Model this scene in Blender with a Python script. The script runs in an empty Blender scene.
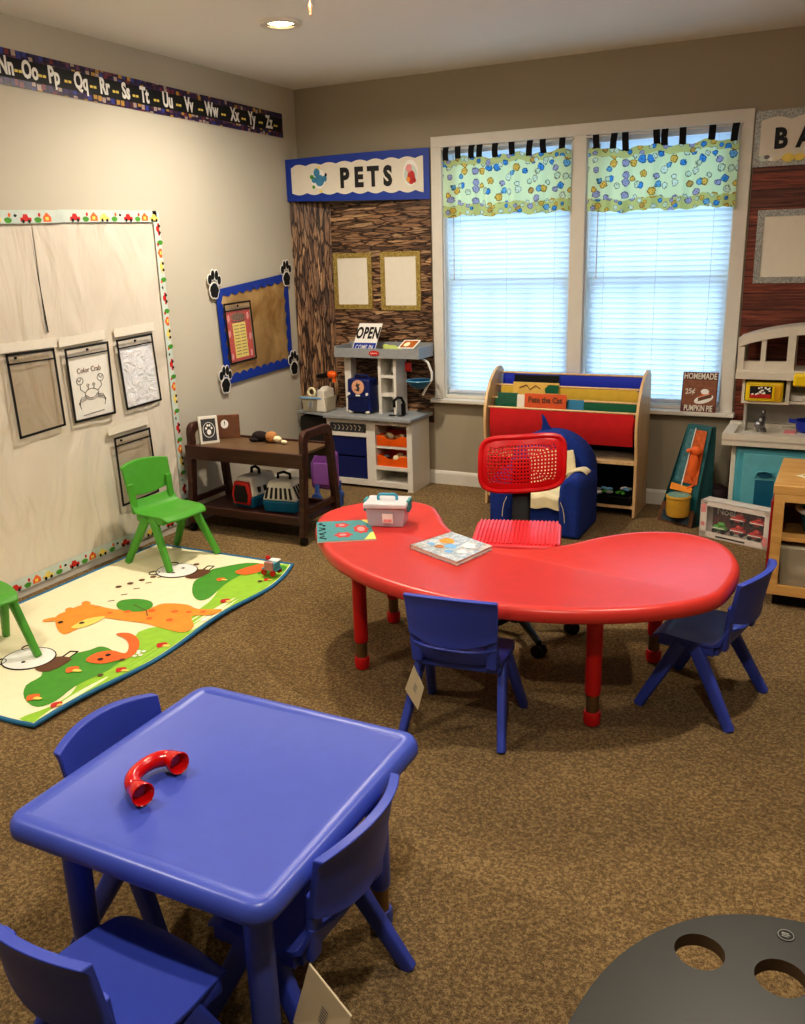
import bpy, bmesh, math, random
from mathutils import Vector, Matrix
random.seed(7)
PI = math.pi
scene = bpy.context.scene
COL = scene.collection

# ------------------------------------------------------------------ materials
def lin(c):
    return tuple((x/255/12.92) if x/255 <= .04045 else ((x/255+.055)/1.055)**2.4 for x in c) + (1.0,)

class N:
    """small node-tree helper"""
    def __init__(s, name):
        s.m = bpy.data.materials.new(name); s.m.use_nodes = True
        s.t = s.m.node_tree; s.n = s.t.nodes
        s.b = s.n['Principled BSDF']; s.o = s.n['Material Output']
    def new(s, ty, **kw):
        x = s.n.new(ty)
        for k, v in kw.items():
            if k.startswith('_'): x.inputs[k[1:].replace('_', ' ')].default_value = v
            else: setattr(x, k, v)
        return x
    def link(s, a, b): s.t.links.new(a, b)
    def coords(s, scale=(1,1,1), rot=(0,0,0), loc=(0,0,0)):
        tc = s.new('ShaderNodeTexCoord'); mp = s.new('ShaderNodeMapping')
        mp.inputs['Scale'].default_value = scale; mp.inputs['Rotation'].default_value = rot; mp.inputs['Location'].default_value = loc
        s.link(tc.outputs['Object'], mp.inputs['Vector']); return mp.outputs['Vector']
    def noise(s, vec, scale, detail=3, rough=.5, dist=0):
        x = s.new('ShaderNodeTexNoise'); x.inputs['Scale'].default_value = scale; x.inputs['Detail'].default_value = detail
        x.inputs['Roughness'].default_value = rough; x.inputs['Distortion'].default_value = dist
        s.link(vec, x.inputs['Vector']); return x.outputs['Fac']
    def vor(s, vec, scale, feature='F1', rnd=1):
        x = s.new('ShaderNodeTexVoronoi'); x.feature = feature; x.inputs['Scale'].default_value = scale
        x.inputs['Randomness'].default_value = rnd
        s.link(vec, x.inputs['Vector']); return x
    def flat(s, vec, a='X'):
        sp = s.new('ShaderNodeSeparateXYZ'); cb = s.new('ShaderNodeCombineXYZ'); s.link(vec, sp.inputs[0])
        s.link(sp.outputs[a], cb.inputs['X']); s.link(sp.outputs['Z'], cb.inputs['Y']); return cb.outputs[0]
    def vor2(s, vec, scale, rnd=1):
        x = s.new('ShaderNodeTexVoronoi'); x.voronoi_dimensions = '2D'; x.inputs['Scale'].default_value = scale; x.inputs['Randomness'].default_value = rnd
        s.link(vec, x.inputs['Vector']); return x
    def ramp(s, fac, stops, interp='LINEAR'):
        r = s.new('ShaderNodeValToRGB'); e = r.color_ramp.elements; r.color_ramp.interpolation = interp
        while len(e) < len(stops): e.new(.5)
        for i, (p, c) in enumerate(stops):
            e[i].position = p; e[i].color = c if len(c) == 4 else lin(c)
        s.link(fac, r.inputs['Fac']); return r.outputs['Color']
    def mix(s, fac, a, b, bt='MIX'):
        x = s.new('ShaderNodeMix'); x.data_type = 'RGBA'; x.blend_type = bt
        for sock, v in ((x.inputs['Factor'], fac), (x.inputs[6], a), (x.inputs[7], b)):
            if isinstance(v, (int, float)): sock.default_value = v
            elif isinstance(v, tuple): sock.default_value = v
            else: s.link(v, sock)
        return x.outputs[2]
    def bump(s, h, strength=.3, dist=.01):
        x = s.new('ShaderNodeBump'); x.inputs['Strength'].default_value = strength; x.inputs['Distance'].default_value = dist
        s.link(h, x.inputs['Height']); s.link(x.outputs['Normal'], s.b.inputs['Normal'])
    def col(s, c): s.link(c, s.b.inputs['Base Color'])
    def set(s, **kw):
        for k, v in kw.items(): s.b.inputs[k.replace('_', ' ')].default_value = v

_mc = {}
def P(name, rgb, rough=.5, metal=0, var=.06, scale=25, bump=0, spec=.5, alpha=1, trans=0, emit=None, es=0, coat=0):
    if name in _mc: return _mc[name]
    n = N(name); n.set(Roughness=rough, Metallic=metal, Alpha=alpha, Transmission_Weight=trans, Coat_Weight=coat)
    n.b.inputs['Specular IOR Level'].default_value = spec
    c = lin(rgb)
    v = n.coords(); f = n.noise(v, scale, 3)
    d = tuple(x*(1-var) for x in c[:3])+(1,); l = tuple(min(1, x*(1+var)) for x in c[:3])+(1,)
    n.col(n.ramp(f, [(.3, d), (.7, l)]))
    if bump: n.bump(n.noise(v, scale*8, 2), bump, .002)
    if emit: n.b.inputs['Emission Color'].default_value = lin(emit); n.b.inputs['Emission Strength'].default_value = es
    _mc[name] = n.m; return n.m

def wood(name, dark, light, rough=.4, axis=0, scale=1.0):
    if name in _mc: return _mc[name]
    n = N(name); sc = [14*scale]*3; sc[axis] = 1.2*scale
    v = n.coords(tuple(sc)); f = n.noise(v, 3, 6, .6, .4)
    n.col(n.ramp(f, [(.3, dark), (.7, light)])); n.set(Roughness=rough); n.bump(f, .1, .002)
    _mc[name] = n.m; return n.m

def carpet():
    n = N('carpet_pile'); v = n.coords()
    big = n.noise(v, 2.2, 3, .5); mid = n.noise(v, 105, 3, .65, .3); fine = n.noise(v, 300, 3, .7)
    w = n.vor(v, 130).outputs['Distance']
    c1 = n.ramp(mid, [(.36, (78, 56, 26)), (.5, (146, 116, 68)), (.64, (212, 180, 122))])
    c2 = n.ramp(fine, [(.36, (76, 58, 32)), (.52, (142, 116, 74)), (.68, (212, 186, 136))])
    c = n.mix(.5, c1, c2)
    c = n.mix(.35, c, n.ramp(big, [(.35, (140, 140, 140)), (.65, (200, 200, 200))]), 'OVERLAY')
    n.col(c); n.set(Roughness=1); n.b.inputs['Specular IOR Level'].default_value = .05
    a = n.new('ShaderNodeMath', operation='ADD'); n.link(mid, a.inputs[0]); n.link(fine, a.inputs[1])
    n.bump(a.outputs[0], .9, .012)
    n.set(Sheen_Weight=.1)
    return n.m

def paint(name, rgb, var=.03, bs=.08):
    n = N(name); v = n.coords(); f = n.noise(v, 1.5, 2)
    c = lin(rgb); n.col(n.ramp(f, [(.3, tuple(x*(1-var) for x in c[:3])+(1,)), (.7, tuple(x*(1+var) for x in c[:3])+(1,))]))
    n.set(Roughness=.8); n.bump(n.noise(v, 180, 3), bs, .002); return n.m

def stone(name, vertical=False):
    n = N(name)
    # long stacked slivers of stone: stretched voronoi cells with dark joints
    sc = (7, 7, 56) if not vertical else (56, 56, 6.5)
    v0 = n.coords(sc)
    nz = n.new('ShaderNodeTexNoise'); nz.inputs['Scale'].default_value = .55; nz.inputs['Detail'].default_value = 4; n.link(v0, nz.inputs['Vector'])
    m = n.new('ShaderNodeVectorMath', operation='MULTIPLY_ADD'); n.link(nz.outputs['Color'], m.inputs[0]); m.inputs[1].default_value = (2.1, 2.1, 2.1); n.link(v0, m.inputs[2])
    vv = m.outputs[0]
    cell = n.vor(vv, 1.0); edge = n.vor(vv, 1.0, 'DISTANCE_TO_EDGE')
    sep = n.new('ShaderNodeSeparateColor'); n.link(cell.outputs['Color'], sep.inputs[0])
    base = n.ramp(sep.outputs[0], [(.0, (84, 64, 52)), (.3, (132, 100, 76)), (.55, (172, 134, 98)), (.8, (140, 112, 92)), (1, (204, 170, 128))])
    gr = n.noise(v0, 3, 5, .7)
    base = n.mix(.75, base, n.ramp(gr, [(.3, (50, 50, 50)), (.7, (220, 220, 220))]), 'OVERLAY')
    e = n.ramp(edge.outputs['Distance'], [(.0, (52, 36, 30)), (.05, (120, 98, 84)), (.13, (255, 255, 255))])
    n.col(n.mix(1.0, base, e, 'MULTIPLY')); n.set(Roughness=.45); return n.m

def planks(name):
    n = N(name); v = n.coords((1.2, 1, 22)); gr = n.noise(v, 3.2, 6, .7, .6)
    c = n.ramp(gr, [(.3, (58, 26, 18)), (.48, (112, 58, 42)), (.6, (146, 84, 62)), (.75, (186, 128, 100))])
    tc = n.new('ShaderNodeTexCoord'); sx = n.new('ShaderNodeSeparateXYZ'); n.link(tc.outputs['Object'], sx.inputs[0])
    mu = n.new('ShaderNodeMath', operation='MULTIPLY'); n.link(sx.outputs['Z'], mu.inputs[0]); mu.inputs[1].default_value = 1/.085
    fr = n.new('ShaderNodeMath', operation='FRACT'); n.link(mu.outputs[0], fr.inputs[0])
    j = n.ramp(fr.outputs[0], [(.0, (40, 20, 15)), (.05, (255, 255, 255)), (.95, (255, 255, 255)), (1, (40, 20, 15))])
    fl = n.new('ShaderNodeMath', operation='FLOOR'); n.link(mu.outputs[0], fl.inputs[0])
    wn = n.new('ShaderNodeTexWhiteNoise'); wn.noise_dimensions = '1D'; n.link(fl.outputs[0], wn.inputs['W'])
    tint = n.ramp(wn.outputs['Value'], [(0, (110, 96, 96)), (1, (215, 190, 180))])
    c = n.mix(.6, c, tint, 'OVERLAY'); n.col(n.mix(1.0, c, j, 'MULTIPLY')); n.set(Roughness=.5); return n.m

def glitter(name, a, b, c):
    n = N(name); v = n.coords(); x = n.vor(v, 260); s = n.new('ShaderNodeSeparateColor'); n.link(x.outputs['Color'], s.inputs[0])
    n.col(n.ramp(s.outputs[0], [(0, a), (.5, b), (1, c)])); n.set(Roughness=.4, Metallic=.35); return n.m

def confetti(name, base, cols, scale, thr=.33):
    n = N(name); v = n.flat(n.coords(), 'Y'); x = n.vor2(v, scale, .6); x.distance = 'CHEBYCHEV'
    s = n.new('ShaderNodeSeparateColor'); n.link(x.outputs['Color'], s.inputs[0])
    k = len(cols); rc = n.ramp(s.outputs[0], [(i/k, c) for i, c in enumerate(cols)], 'CONSTANT')
    msk = n.ramp(x.outputs['Distance'], [(thr, (255, 255, 255)), (thr+.05, (0, 0, 0))])
    n.col(n.mix(msk, lin(base), rc)); n.set(Roughness=.4); return n.m

def valance_cloth(name, base, thr, scale, dark=False):
    n = N(name); v = n.flat(n.coords()); x = n.vor2(v, scale, .95)
    s = n.new('ShaderNodeSeparateColor'); n.link(x.outputs['Color'], s.inputs[0])
    blob = n.ramp(s.outputs[0], [(0, (78, 150, 214)), (.24, (236, 190, 90)), (.40, (226, 236, 210)), (.58, (176, 172, 200)), (.74, (214, 226, 190)), (.86, (120, 178, 214)), (.94, (206, 164, 90))], 'CONSTANT')
    nz = n.noise(v, 60, 2); d0 = n.new('ShaderNodeMath', operation='MULTIPLY_ADD'); n.link(nz, d0.inputs[0]); d0.inputs[1].default_value = .42; n.link(x.outputs['Distance'], d0.inputs[2])
    d = n.new('ShaderNodeMath', operation='MULTIPLY_ADD'); n.link(s.outputs[1], d.inputs[0]); d.inputs[1].default_value = -.16; n.link(d0.outputs[0], d.inputs[2])
    msk = n.ramp(d.outputs[0], [(thr, (255, 255, 255)), (thr+.03, (0, 0, 0))])
    ring = n.ramp(d.outputs[0], [(thr-.08, (255, 255, 255)), (thr-.06, (168, 164, 140)), (thr-.01, (160, 156, 132)), (thr+.01, (255, 255, 255))])
    spots = n.vor2(v, scale*4.2)
    eye = n.ramp(spots.outputs['Distance'], [(.14, (120, 110, 100)), (.2, (255, 255, 255))])
    c = n.mix(msk, lin(base), n.mix(1.0, blob, eye, 'MULTIPLY')); c = n.mix(1.0, c, ring, 'MULTIPLY')
    n.col(c); n.set(Roughness=.9)
    tr = n.new('ShaderNodeBsdfTranslucent'); n.link(c, tr.inputs['Color'])
    mx = n.new('ShaderNodeMixShader'); mx.inputs[0].default_value = .6
    n.link(n.b.outputs[0], mx.inputs[1]); n.link(tr.outputs[0], mx.inputs[2]); n.link(mx.outputs[0], n.o.inputs['Surface'])
    return n.m

def translucent(name, rgb, fac):
    n = N(name); c = lin(rgb); v = n.coords(); f = n.noise(v, 4, 2)
    cc = n.ramp(f, [(.3, tuple(x*.97 for x in c[:3])+(1,)), (.7, c)]); n.col(cc); n.set(Roughness=.5)
    tr = n.new('ShaderNodeBsdfTranslucent'); n.link(cc, tr.inputs['Color'])
    mx = n.new('ShaderNodeMixShader'); mx.inputs[0].default_value = fac
    n.link(n.b.outputs[0], mx.inputs[1]); n.link(tr.outputs[0], mx.inputs[2]); n.link(mx.outputs[0], n.o.inputs['Surface'])
    return n.m

def clearfilm(name, rgb, op, rough=.08):
    n = N(name); n.set(Roughness=rough); v = n.coords(); n.col(n.ramp(n.noise(v, 5), [(.4, rgb), (.6, rgb)]))
    tr = n.new('ShaderNodeBsdfTransparent'); mx = n.new('ShaderNodeMixShader'); mx.inputs[0].default_value = op
    n.link(tr.outputs[0], mx.inputs[1]); n.link(n.b.outputs[0], mx.inputs[2]); n.link(mx.outputs[0], n.o.inputs['Surface'])
    n.bump(n.noise(v, 14, 3), .4, .01)
    return n.m

def butcher_paper():
    n = N('white_paper'); v = n.coords((1, 2.6, .9), (.35, 0, 0)); f = n.noise(v, 2.4, 3, .45, .8)
    n.col(n.ramp(n.noise(n.coords(), 1.2), [(.3, (212, 203, 188)), (.7, (222, 214, 200))])); n.set(Roughness=.6); n.bump(f, .8, .05); return n.m

def gold_paper():
    n = N('gold_paper'); v = n.coords(); f = n.noise(v, 4, 3, .6, .5)
    n.col(n.ramp(f, [(.35, (170, 134, 84)), (.65, (224, 192, 138))])); n.set(Roughness=.32, Metallic=.5); n.bump(f, .5, .03); return n.m

M = dict(
  carpet=carpet(), wall=paint('wall_paint', (194, 188, 172)), walldark=paint('dark_wall_tone', (162, 153, 134)), ceil=paint('ceiling_paint', (242, 241, 238), .01, .12),  # back wall tone is darker than the left wall's
  trim=P('white_trim_paint', (216, 212, 202), .45, var=.02), blue=P('blue_plastic', (60, 78, 176), .42, bump=.06, var=.03),
  bluedark=P('blue_table_plastic', (72, 90, 184), .34, bump=.05, var=.03),
  red=P('red_table_plastic', (204, 62, 56), .33, bump=.05, var=.03), redleg=P('red_leg_plastic', (200, 28, 30), .38, var=.04),
  brass=P('brushed_sleeve_metal', (140, 116, 84), .35, metal=.8, var=.1, scale=60),
  green=P('green_plastic', (84, 160, 56), .4, var=.03, bump=.05), white=P('white_plastic', (222, 218, 208), .4, var=.02),
  cream=P('cream_plastic', (216, 210, 196), .45, var=.03), grey=P('grey_plastic', (148, 152, 154), .5, var=.08, scale=90),
  black=P('black_plastic', (10, 10, 12), .45, spec=.3), blackpaper=P('black_paper', (14, 14, 16), .6), navy=P('navy_plastic', (20, 34, 96), .4, var=.08),
  orange=P('orange_plastic', (240, 104, 24), .4), teal=P('teal_plastic', (84, 164, 180), .42, var=.04), tealdark=P('deep_teal_plastic', (22, 98, 128), .4),
  yellow=P('yellow_plastic', (240, 208, 32), .38), purple=P('purple_plastic', (134, 78, 158), .45), phone=P('red_gloss_plastic', (200, 14, 18), .22, coat=.4),
  seatred=P('office_red_plastic', (200, 16, 26), .35, var=.03), seatpink=P('seat_sheen_red', (226, 60, 68), .3, var=.03),  # seatpink: office red lightened, window highlights put into the colour
  cartwood=wood('dark_cherry_wood', (44, 22, 16), (82, 46, 34), .38), carttop=P('brown_laminate', (104, 82, 58), .42, var=.08),
  birch=wood('birch_ply', (206, 168, 118), (228, 196, 148), .45, 2), maple=wood('maple_board', (196, 148, 84), (222, 178, 112), .4, 0),
  bluepaper=P('royal_blue_paper', (18, 58, 158), .5), paper=P('off_white_paper', (226, 220, 206), .7, var=.02), butcher=butcher_paper(),
  gold=gold_paper(), goldglit=glitter('gold_glitter_trim', (120, 100, 46), (164, 142, 74), (206, 188, 124)),
  silverglit=glitter('silver_glitter_trim', (124, 126, 122), (156, 158, 154), (196, 196, 192)),
  stoneh=stone('ledge_stone_print'), stonev=stone('upright_stone_print', True), planks=planks('plank_print'),
  alpha=confetti('story_picture_strip', (40, 26, 60), [(120, 50, 60), (60, 70, 150), (180, 160, 150), (110, 70, 100), (190, 150, 70), (60, 40, 90), (84, 50, 60), (50, 44, 96)], 34, .36),
  sky_strip=P('pale_sky_paper', (200, 212, 204), .6, var=.08, scale=12),
  val=valance_cloth('animal_print_cotton', (230, 238, 188), .46, 19), valband=valance_cloth('animal_band_cotton', (208, 206, 130), .46, 24),
  blacktab=P('black_cotton', (14, 14, 18), .9), slat=translucent('white_vinyl_slat', (226, 240, 250), .55),
  slat_rail=P('blind_rail_vinyl', (205, 212, 224), .4), film=clearfilm('clear_pocket_film', (226, 222, 214), .14), filmtan=clearfilm('tan_pocket_film', (170, 152, 124), .40), 
  frost=clearfilm('milky_clear_plastic', (214, 212, 220), .72, .25), bagfilm=clearfilm('clear_tub_plastic', (200, 190, 165), .55, .2),
  redp=P('red_print', (196, 40, 32), .55), orangep=P('orange_print', (236, 150, 52), .6), dorange=P('fox_orange_print', (232, 108, 44), .6),
  greenp=P('leaf_green_print', (76, 150, 48), .6), lime=P('lime_green_print', (150, 198, 58), .6), creamp=P('cream_print', (240, 232, 196), .6, var=.02),
  brownp=P('brown_print', (104, 66, 42), .6), yellowp=P('yellow_print', (240, 216, 110), .6), tealp=P('teal_print', (66, 140, 144), .5),
  bluep=P('sky_blue_print', (120, 176, 220), .5), whitep=P('white_print', (240, 238, 232), .55, var=.02), pinkp=P('pink_print', (226, 150, 150), .6),
  matedge=P('blue_mat_binding', (42, 110, 150), .7), matfoam=P('mat_foam', (120, 120, 126), .8),
  shark=P('navy_plush', (22, 52, 132), .95, bump=.6, var=.15, scale=50), blanket=P('cream_blanket', (226, 214, 176), .95, bump=.4, var=.06),
  slingblue=translucent('blue_canvas', (64, 90, 220), .6), slingyellow=P('yellow_canvas', (204, 170, 64), .9), slinggreen=P('green_canvas', (24, 96, 66), .9), slingred=P('red_canvas', (190, 26, 30), .9),
  grit=P('charcoal_laminate', (27, 28, 20), .42, var=.12, scale=9), ply=P('board_edge', (84, 66, 44), .6), chrome=P('dull_chrome', (150, 150, 152), .3, metal=.9),
  darkin=P('dark_interior', (30, 22, 18), .7), greydoor=P('black_wire_print', (60, 60, 62), .6), redplank=P('red_panel', (150, 20, 26), .4),
  lens=P('lamp_lens', (255, 236, 200), .4, emit=(255, 226, 170), es=14), pinkred=P('cherry_red', (190, 30, 30), .4),
  plushbrown=P('tan_plush', (176, 124, 74), .95, bump=.5), plushdark=P('dark_plush', (34, 24, 22), .95, bump=.5), skin=P('peach_plastic', (226, 170, 136), .5),
  tag=P('card_tag', (222, 208, 176), .6, var=.02), violet=P('violet_sheet', (150, 140, 190), .5), spongeb=P('framed_photo', (176, 100, 40), .4, var=.4, scale=60),
)

# ------------------------------------------------------------------ geometry
class MB:
    def __init__(s): s.v = []; s.f = []; s.mi = []; s.nb = 0
    def add(s, vs, fs, m=0):
        k = len(s.v); s.v += [Vector(p) for p in vs]
        for f in fs: s.f.append([i+k for i in f]); s.mi.append(m)
        return s
    def box(s, a, b, m=0):
        e = .00012*min(s.nb, 12); s.nb += 1
        x0, y0, z0 = [q-e for q in a]; x1, y1, z1 = [q+e for q in b]
        return s.add([(x0,y0,z0),(x1,y0,z0),(x1,y1,z0),(x0,y1,z0),(x0,y0,z1),(x1,y0,z1),(x1,y1,z1),(x0,y1,z1)],
              [(0,3,2,1),(4,5,6,7),(0,1,5,4),(1,2,6,5),(2,3,7,6),(3,0,4,7)], m)
    def poly(s, pts, m=0): return s.add(pts, [list(range(len(pts)))], m)
    def prism(s, pts, d, m=0):
        """pts: 3D polygon, d: extrusion vector"""
        n = len(pts); d = Vector(d); a = [Vector(p) for p in pts]; b = [p+d for p in a]
        fs = [list(range(n))[::-1], list(range(n, 2*n))]+[[i, (i+1) % n, n+(i+1) % n, n+i] for i in range(n)]
        return s.add(a+b, fs, m)
    def bar(s, p0, p1, w0, d0, w1=None, d1=None, side=(1,0,0), m=0, n=12, pw=.45):
        """tapered bar with a rounded-rectangle section"""
        p0, p1 = Vector(p0), Vector(p1); w1 = w0 if w1 is None else w1; d1 = d0 if d1 is None else d1
        ax = (p1-p0).normalized(); u = Vector(side); u = (u-ax*u.dot(ax)).normalized(); w = ax.cross(u)
        vs = []
        for p, a, b in ((p0, w0, d0), (p1, w1, d1)):
            for i in range(n):
                t = 2*PI*(i+.5)/n; c, q = math.cos(t), math.sin(t)
                vs.append(p+u*(a/2*math.copysign(abs(c)**pw, c))+w*(b/2*math.copysign(abs(q)**pw, q)))
        fs = [[i, (i+1) % n, n+(i+1) % n, n+i] for i in range(n)]+[list(range(n))[::-1], list(range(n, 2*n))]
        return s.add(vs, fs, m)
    def cyl(s, p0, p1, r0, r1=None, n=20, m=0):
        p0, p1 = Vector(p0), Vector(p1); r1 = r0 if r1 is None else r1
        ax = (p1-p0).normalized(); u = ax.orthogonal().normalized(); w = ax.cross(u)
        vs = [p+(u*math.cos(2*PI*i/n)+w*math.sin(2*PI*i/n))*r for p, r in ((p0, r0), (p1, r1)) for i in range(n)]
        fs = [[i, (i+1) % n, n+(i+1) % n, n+i] for i in range(n)]+[list(range(n))[::-1], list(range(n, 2*n))]
        return s.add(vs, fs, m)
    def lathe(s, prof, c=(0,0,0), axis=(0,0,1), n=24, m=0, caps=True):
        c = Vector(c); ax = Vector(axis).normalized(); u = ax.orthogonal().normalized(); w = ax.cross(u)
        vs = [c+ax*z+(u*math.cos(2*PI*i/n)+w*math.sin(2*PI*i/n))*max(r, 1e-4) for r, z in prof for i in range(n)]
        fs = [[k*n+i, k*n+(i+1) % n, (k+1)*n+(i+1) % n, (k+1)*n+i] for k in range(len(prof)-1) for i in range(n)]
        if caps: fs += [list(range(n))[::-1], list(range((len(prof)-1)*n, len(prof)*n))]
        return s.add(vs, fs, m)
    def tube(s, path, r, n=8, m=0, closed=False):
        path = [Vector(p) for p in path]; L = len(path); vs = []; prev = None
        for i, p in enumerate(path):
            a = path[(i-1) % L] if closed or i > 0 else p; b = path[(i+1) % L] if closed or i < L-1 else p
            t = (b-a).normalized()
            u = (prev-t*prev.dot(t)).normalized() if prev is not None and (prev-t*prev.dot(t)).length > 1e-5 else t.orthogonal().normalized()
            prev = u; w = t.cross(u); rr = r[i] if isinstance(r, (list, tuple)) else r
            vs += [p+(u*math.cos(2*PI*k/n)+w*math.sin(2*PI*k/n))*rr for k in range(n)]
        fs = [[i*n+k, i*n+(k+1) % n, ((i+1) % L)*n+(k+1) % n, ((i+1) % L)*n+k] for i in range(L if closed else L-1) for k in range(n)]
        if not closed: fs += [list(range(n))[::-1], list(range((L-1)*n, L*n))]
        return s.add(vs, fs, m)
    def ell(s, c, r, m=0, nu=16, nv=10, rot=None):
        c = Vector(c); vs = []
        for j in range(nv+1):
            t = PI*j/nv
            for i in range(nu):
                a = 2*PI*i/nu; q = Vector((r[0]*max(math.sin(t), 1e-3)*math.cos(a), r[1]*max(math.sin(t), 1e-3)*math.sin(a), r[2]*math.cos(t)))
                if rot is not None: q = rot @ q
                vs.append(c+q)
        fs = [[j*nu+i, (j+1)*nu+i, (j+1)*nu+(i+1) % nu, j*nu+(i+1) % nu] for j in range(nv) for i in range(nu)]
        fs += [list(range(nu)), list(range(nv*nu, (nv+1)*nu))[::-1]]
        return s.add(vs, fs, m)
    def grid(s, fn, nu, nv, m=0, th=None):
        """fn(u,v) in [0,1]; th: offset vector or fn(u,v)->vector giving the back side"""
        A = [Vector(fn(i/nu, j/nv)) for j in range(nv+1) for i in range(nu+1)]; W = nu+1
        fs = [[j*W+i, j*W+i+1, (j+1)*W+i+1, (j+1)*W+i] for j in range(nv) for i in range(nu)]
        if th is None: return s.add(A, fs, m)
        K = len(A)
        Bk = [A[j*W+i]+Vector(th(i/nu, j/nv) if callable(th) else th) for j in range(nv+1) for i in range(nu+1)]
        fs += [[K+a for a in f[::-1]] for f in fs[:]]
        rim = [i for i in range(nu+1)]+[(j+1)*W-1 for j in range(1, nv+1)]+[nv*W+i for i in range(nu-1, -1, -1)]+[j*W for j in range(nv-1, 0, -1)]
        fs += [[rim[k], K+rim[k], K+rim[(k+1) % len(rim)], rim[(k+1) % len(rim)]] for k in range(len(rim))]
        return s.add(A+Bk, fs, m)
    def rings(s, outline, prof, m=0, fill=True, bottom=True):
        """outline: list of 2D points (ccw); prof: list of (inset, z)"""
        if sum(outline[i-1][0]*outline[i][1]-outline[i][0]*outline[i-1][1] for i in range(len(outline))) < 0: outline = outline[::-1]
        n = len(outline); nor = []
        for i in range(n):
            a = Vector(outline[i-1]); b = Vector(outline[(i+1) % n]); t = (b-a).normalized(); nor.append(Vector((t.y, -t.x)))
        vs = [Vector((outline[i][0]-nor[i].x*d, outline[i][1]-nor[i].y*d, z)) for d, z in prof for i in range(n)]
        fs = [[k*n+i, k*n+(i+1) % n, (k+1)*n+(i+1) % n, (k+1)*n+i] for k in range(len(prof)-1) for i in range(n)]
        if bottom: fs.append(list(range(n))[::-1])
        if fill: fs.append(list(range((len(prof)-1)*n, len(prof)*n)))
        return s.add(vs, fs, m)
    def xf(s, M4):
        s.v = [M4 @ p for p in s.v]; return s
    def build(s, name, mats, parent=None, smooth=True, ang=35, bevel=0, seg=2, sub=0, solid=0, recalc=True):
        if not isinstance(mats, (list, tuple)): mats = [mats]
        mats = [M[x] if isinstance(x, str) else x for x in mats]
        me = bpy.data.meshes.new(name); vs = [Vector(p) for p in s.v]; off = Vector((0, 0, 0))
        if parent is not None and parent.get('_w'): off = Vector(parent['_w'])
        elif parent is None:
            lo = [min(p[i] for p in vs) for i in range(3)]; hi = [max(p[i] for p in vs) for i in range(3)]
            off = Vector(((lo[0]+hi[0])/2, (lo[1]+hi[1])/2, lo[2]))
        me.from_pydata([p-off for p in vs], [], s.f)
        for mt in mats: me.materials.append(mt)
        for p, i in zip(me.polygons, s.mi): p.material_index = i
        if recalc:
            bm = bmesh.new(); bm.from_mesh(me); bmesh.ops.recalc_face_normals(bm, faces=bm.faces); bm.to_mesh(me); bm.free()
        if smooth:
            for p in me.polygons: p.use_smooth = True
            me.set_sharp_from_angle(angle=math.radians(ang))
        o = bpy.data.objects.new(name, me); COL.objects.link(o)
        if parent is None: o.location = off
        else:
            o.parent = parent
            # parents that are meshes keep their own origin: undo it
            if parent.type == 'MESH' and '_o' in parent: pass
        if solid: q = o.modifiers.new('solid', 'SOLIDIFY'); q.thickness = solid; q.offset = 0
        if sub: q = o.modifiers.new('sub', 'SUBSURF'); q.levels = sub; q.render_levels = sub
        if bevel:
            q = o.modifiers.new('bevel', 'BEVEL'); q.width = bevel; q.segments = seg; q.limit_method = 'ANGLE'; q.angle_limit = math.radians(40)
        if smooth: bpy.context.view_layer.update()
        return o

def setp(o, label=None, cat=None, group=None, kind=None):
    if label: o['label'] = label
    if cat: o['category'] = cat
    if group: o['group'] = group
    if kind: o['kind'] = kind
    return o
def thing(name, label, cat, loc, rotz=0, group=None, world=True, kind=None):
    o = bpy.data.objects.new(name, None); COL.objects.link(o); o.location = loc; o.rotation_euler = (0, 0, rotz); o.empty_display_size = .05
    setp(o, label, cat, group, kind)
    if world: o['_w'] = tuple(loc)
    return o
def sub_of(part, parent_thing):
    """mark PART (a mesh child built in world coordinates) so its own children can be built in world coordinates too"""
    if parent_thing.get('_w'): part['_w'] = tuple(parent_thing['_w'])
    return part

def text_mb(s, size, origin, ex, ez, bold=.0, xs=1, align='CENTER', depth=.0015, spacing=1.0):
    """letters as a mesh: ex = reading direction, ez = up"""
    cu = bpy.data.curves.new('t', 'FONT'); cu.body = s; cu.size = size; cu.align_x = align; cu.align_y = 'CENTER'
    cu.offset = bold; cu.extrude = depth/2; cu.space_character = spacing; cu.resolution_u = 3
    o = bpy.data.objects.new('t', cu); COL.objects.link(o); bpy.context.view_layer.update()
    me = o.to_mesh(); mb = MB(); ex = Vector(ex).normalized(); ez = Vector(ez).normalized(); en = ex.cross(ez); O = Vector(origin)
    mb.add([O+ex*(p.co.x*xs)+ez*p.co.y+en*p.co.z for p in me.vertices], [list(f.vertices) for f in me.polygons])
    o.to_mesh_clear(); bpy.data.objects.remove(o); bpy.data.curves.remove(cu); return mb
def merge(mb, other, m=0):
    return mb.add(other.v, other.f, m)

def LW(y, z, x=.004): return (x, y, z)          # a point on the left wall
def BW(x, z, y=-.004): return (x, y, z)         # a point on the back wall
def catmull(pts, k=5):
    out = []; n = len(pts)
    for i in range(n):
        p0, p1, p2, p3 = [Vector(pts[(i+j) % n]) for j in (-1, 0, 1, 2)]
        for t in range(k):
            t /= k; out.append(tuple(.5*((2*p1)+(p2-p0)*t+(2*p0-5*p1+4*p2-p3)*t*t+(3*p1-p0-3*p2+p3)*t**3)))
    return out
def disc(c, r, ex, ez, n=20, a0=0, ry=None):
    c = Vector(c); ex = Vector(ex); ez = Vector(ez); ry = ry or r
    return [c+ex*(r*math.cos(a0+2*PI*i/n))+ez*(ry*math.sin(a0+2*PI*i/n)) for i in range(n)]

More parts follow.
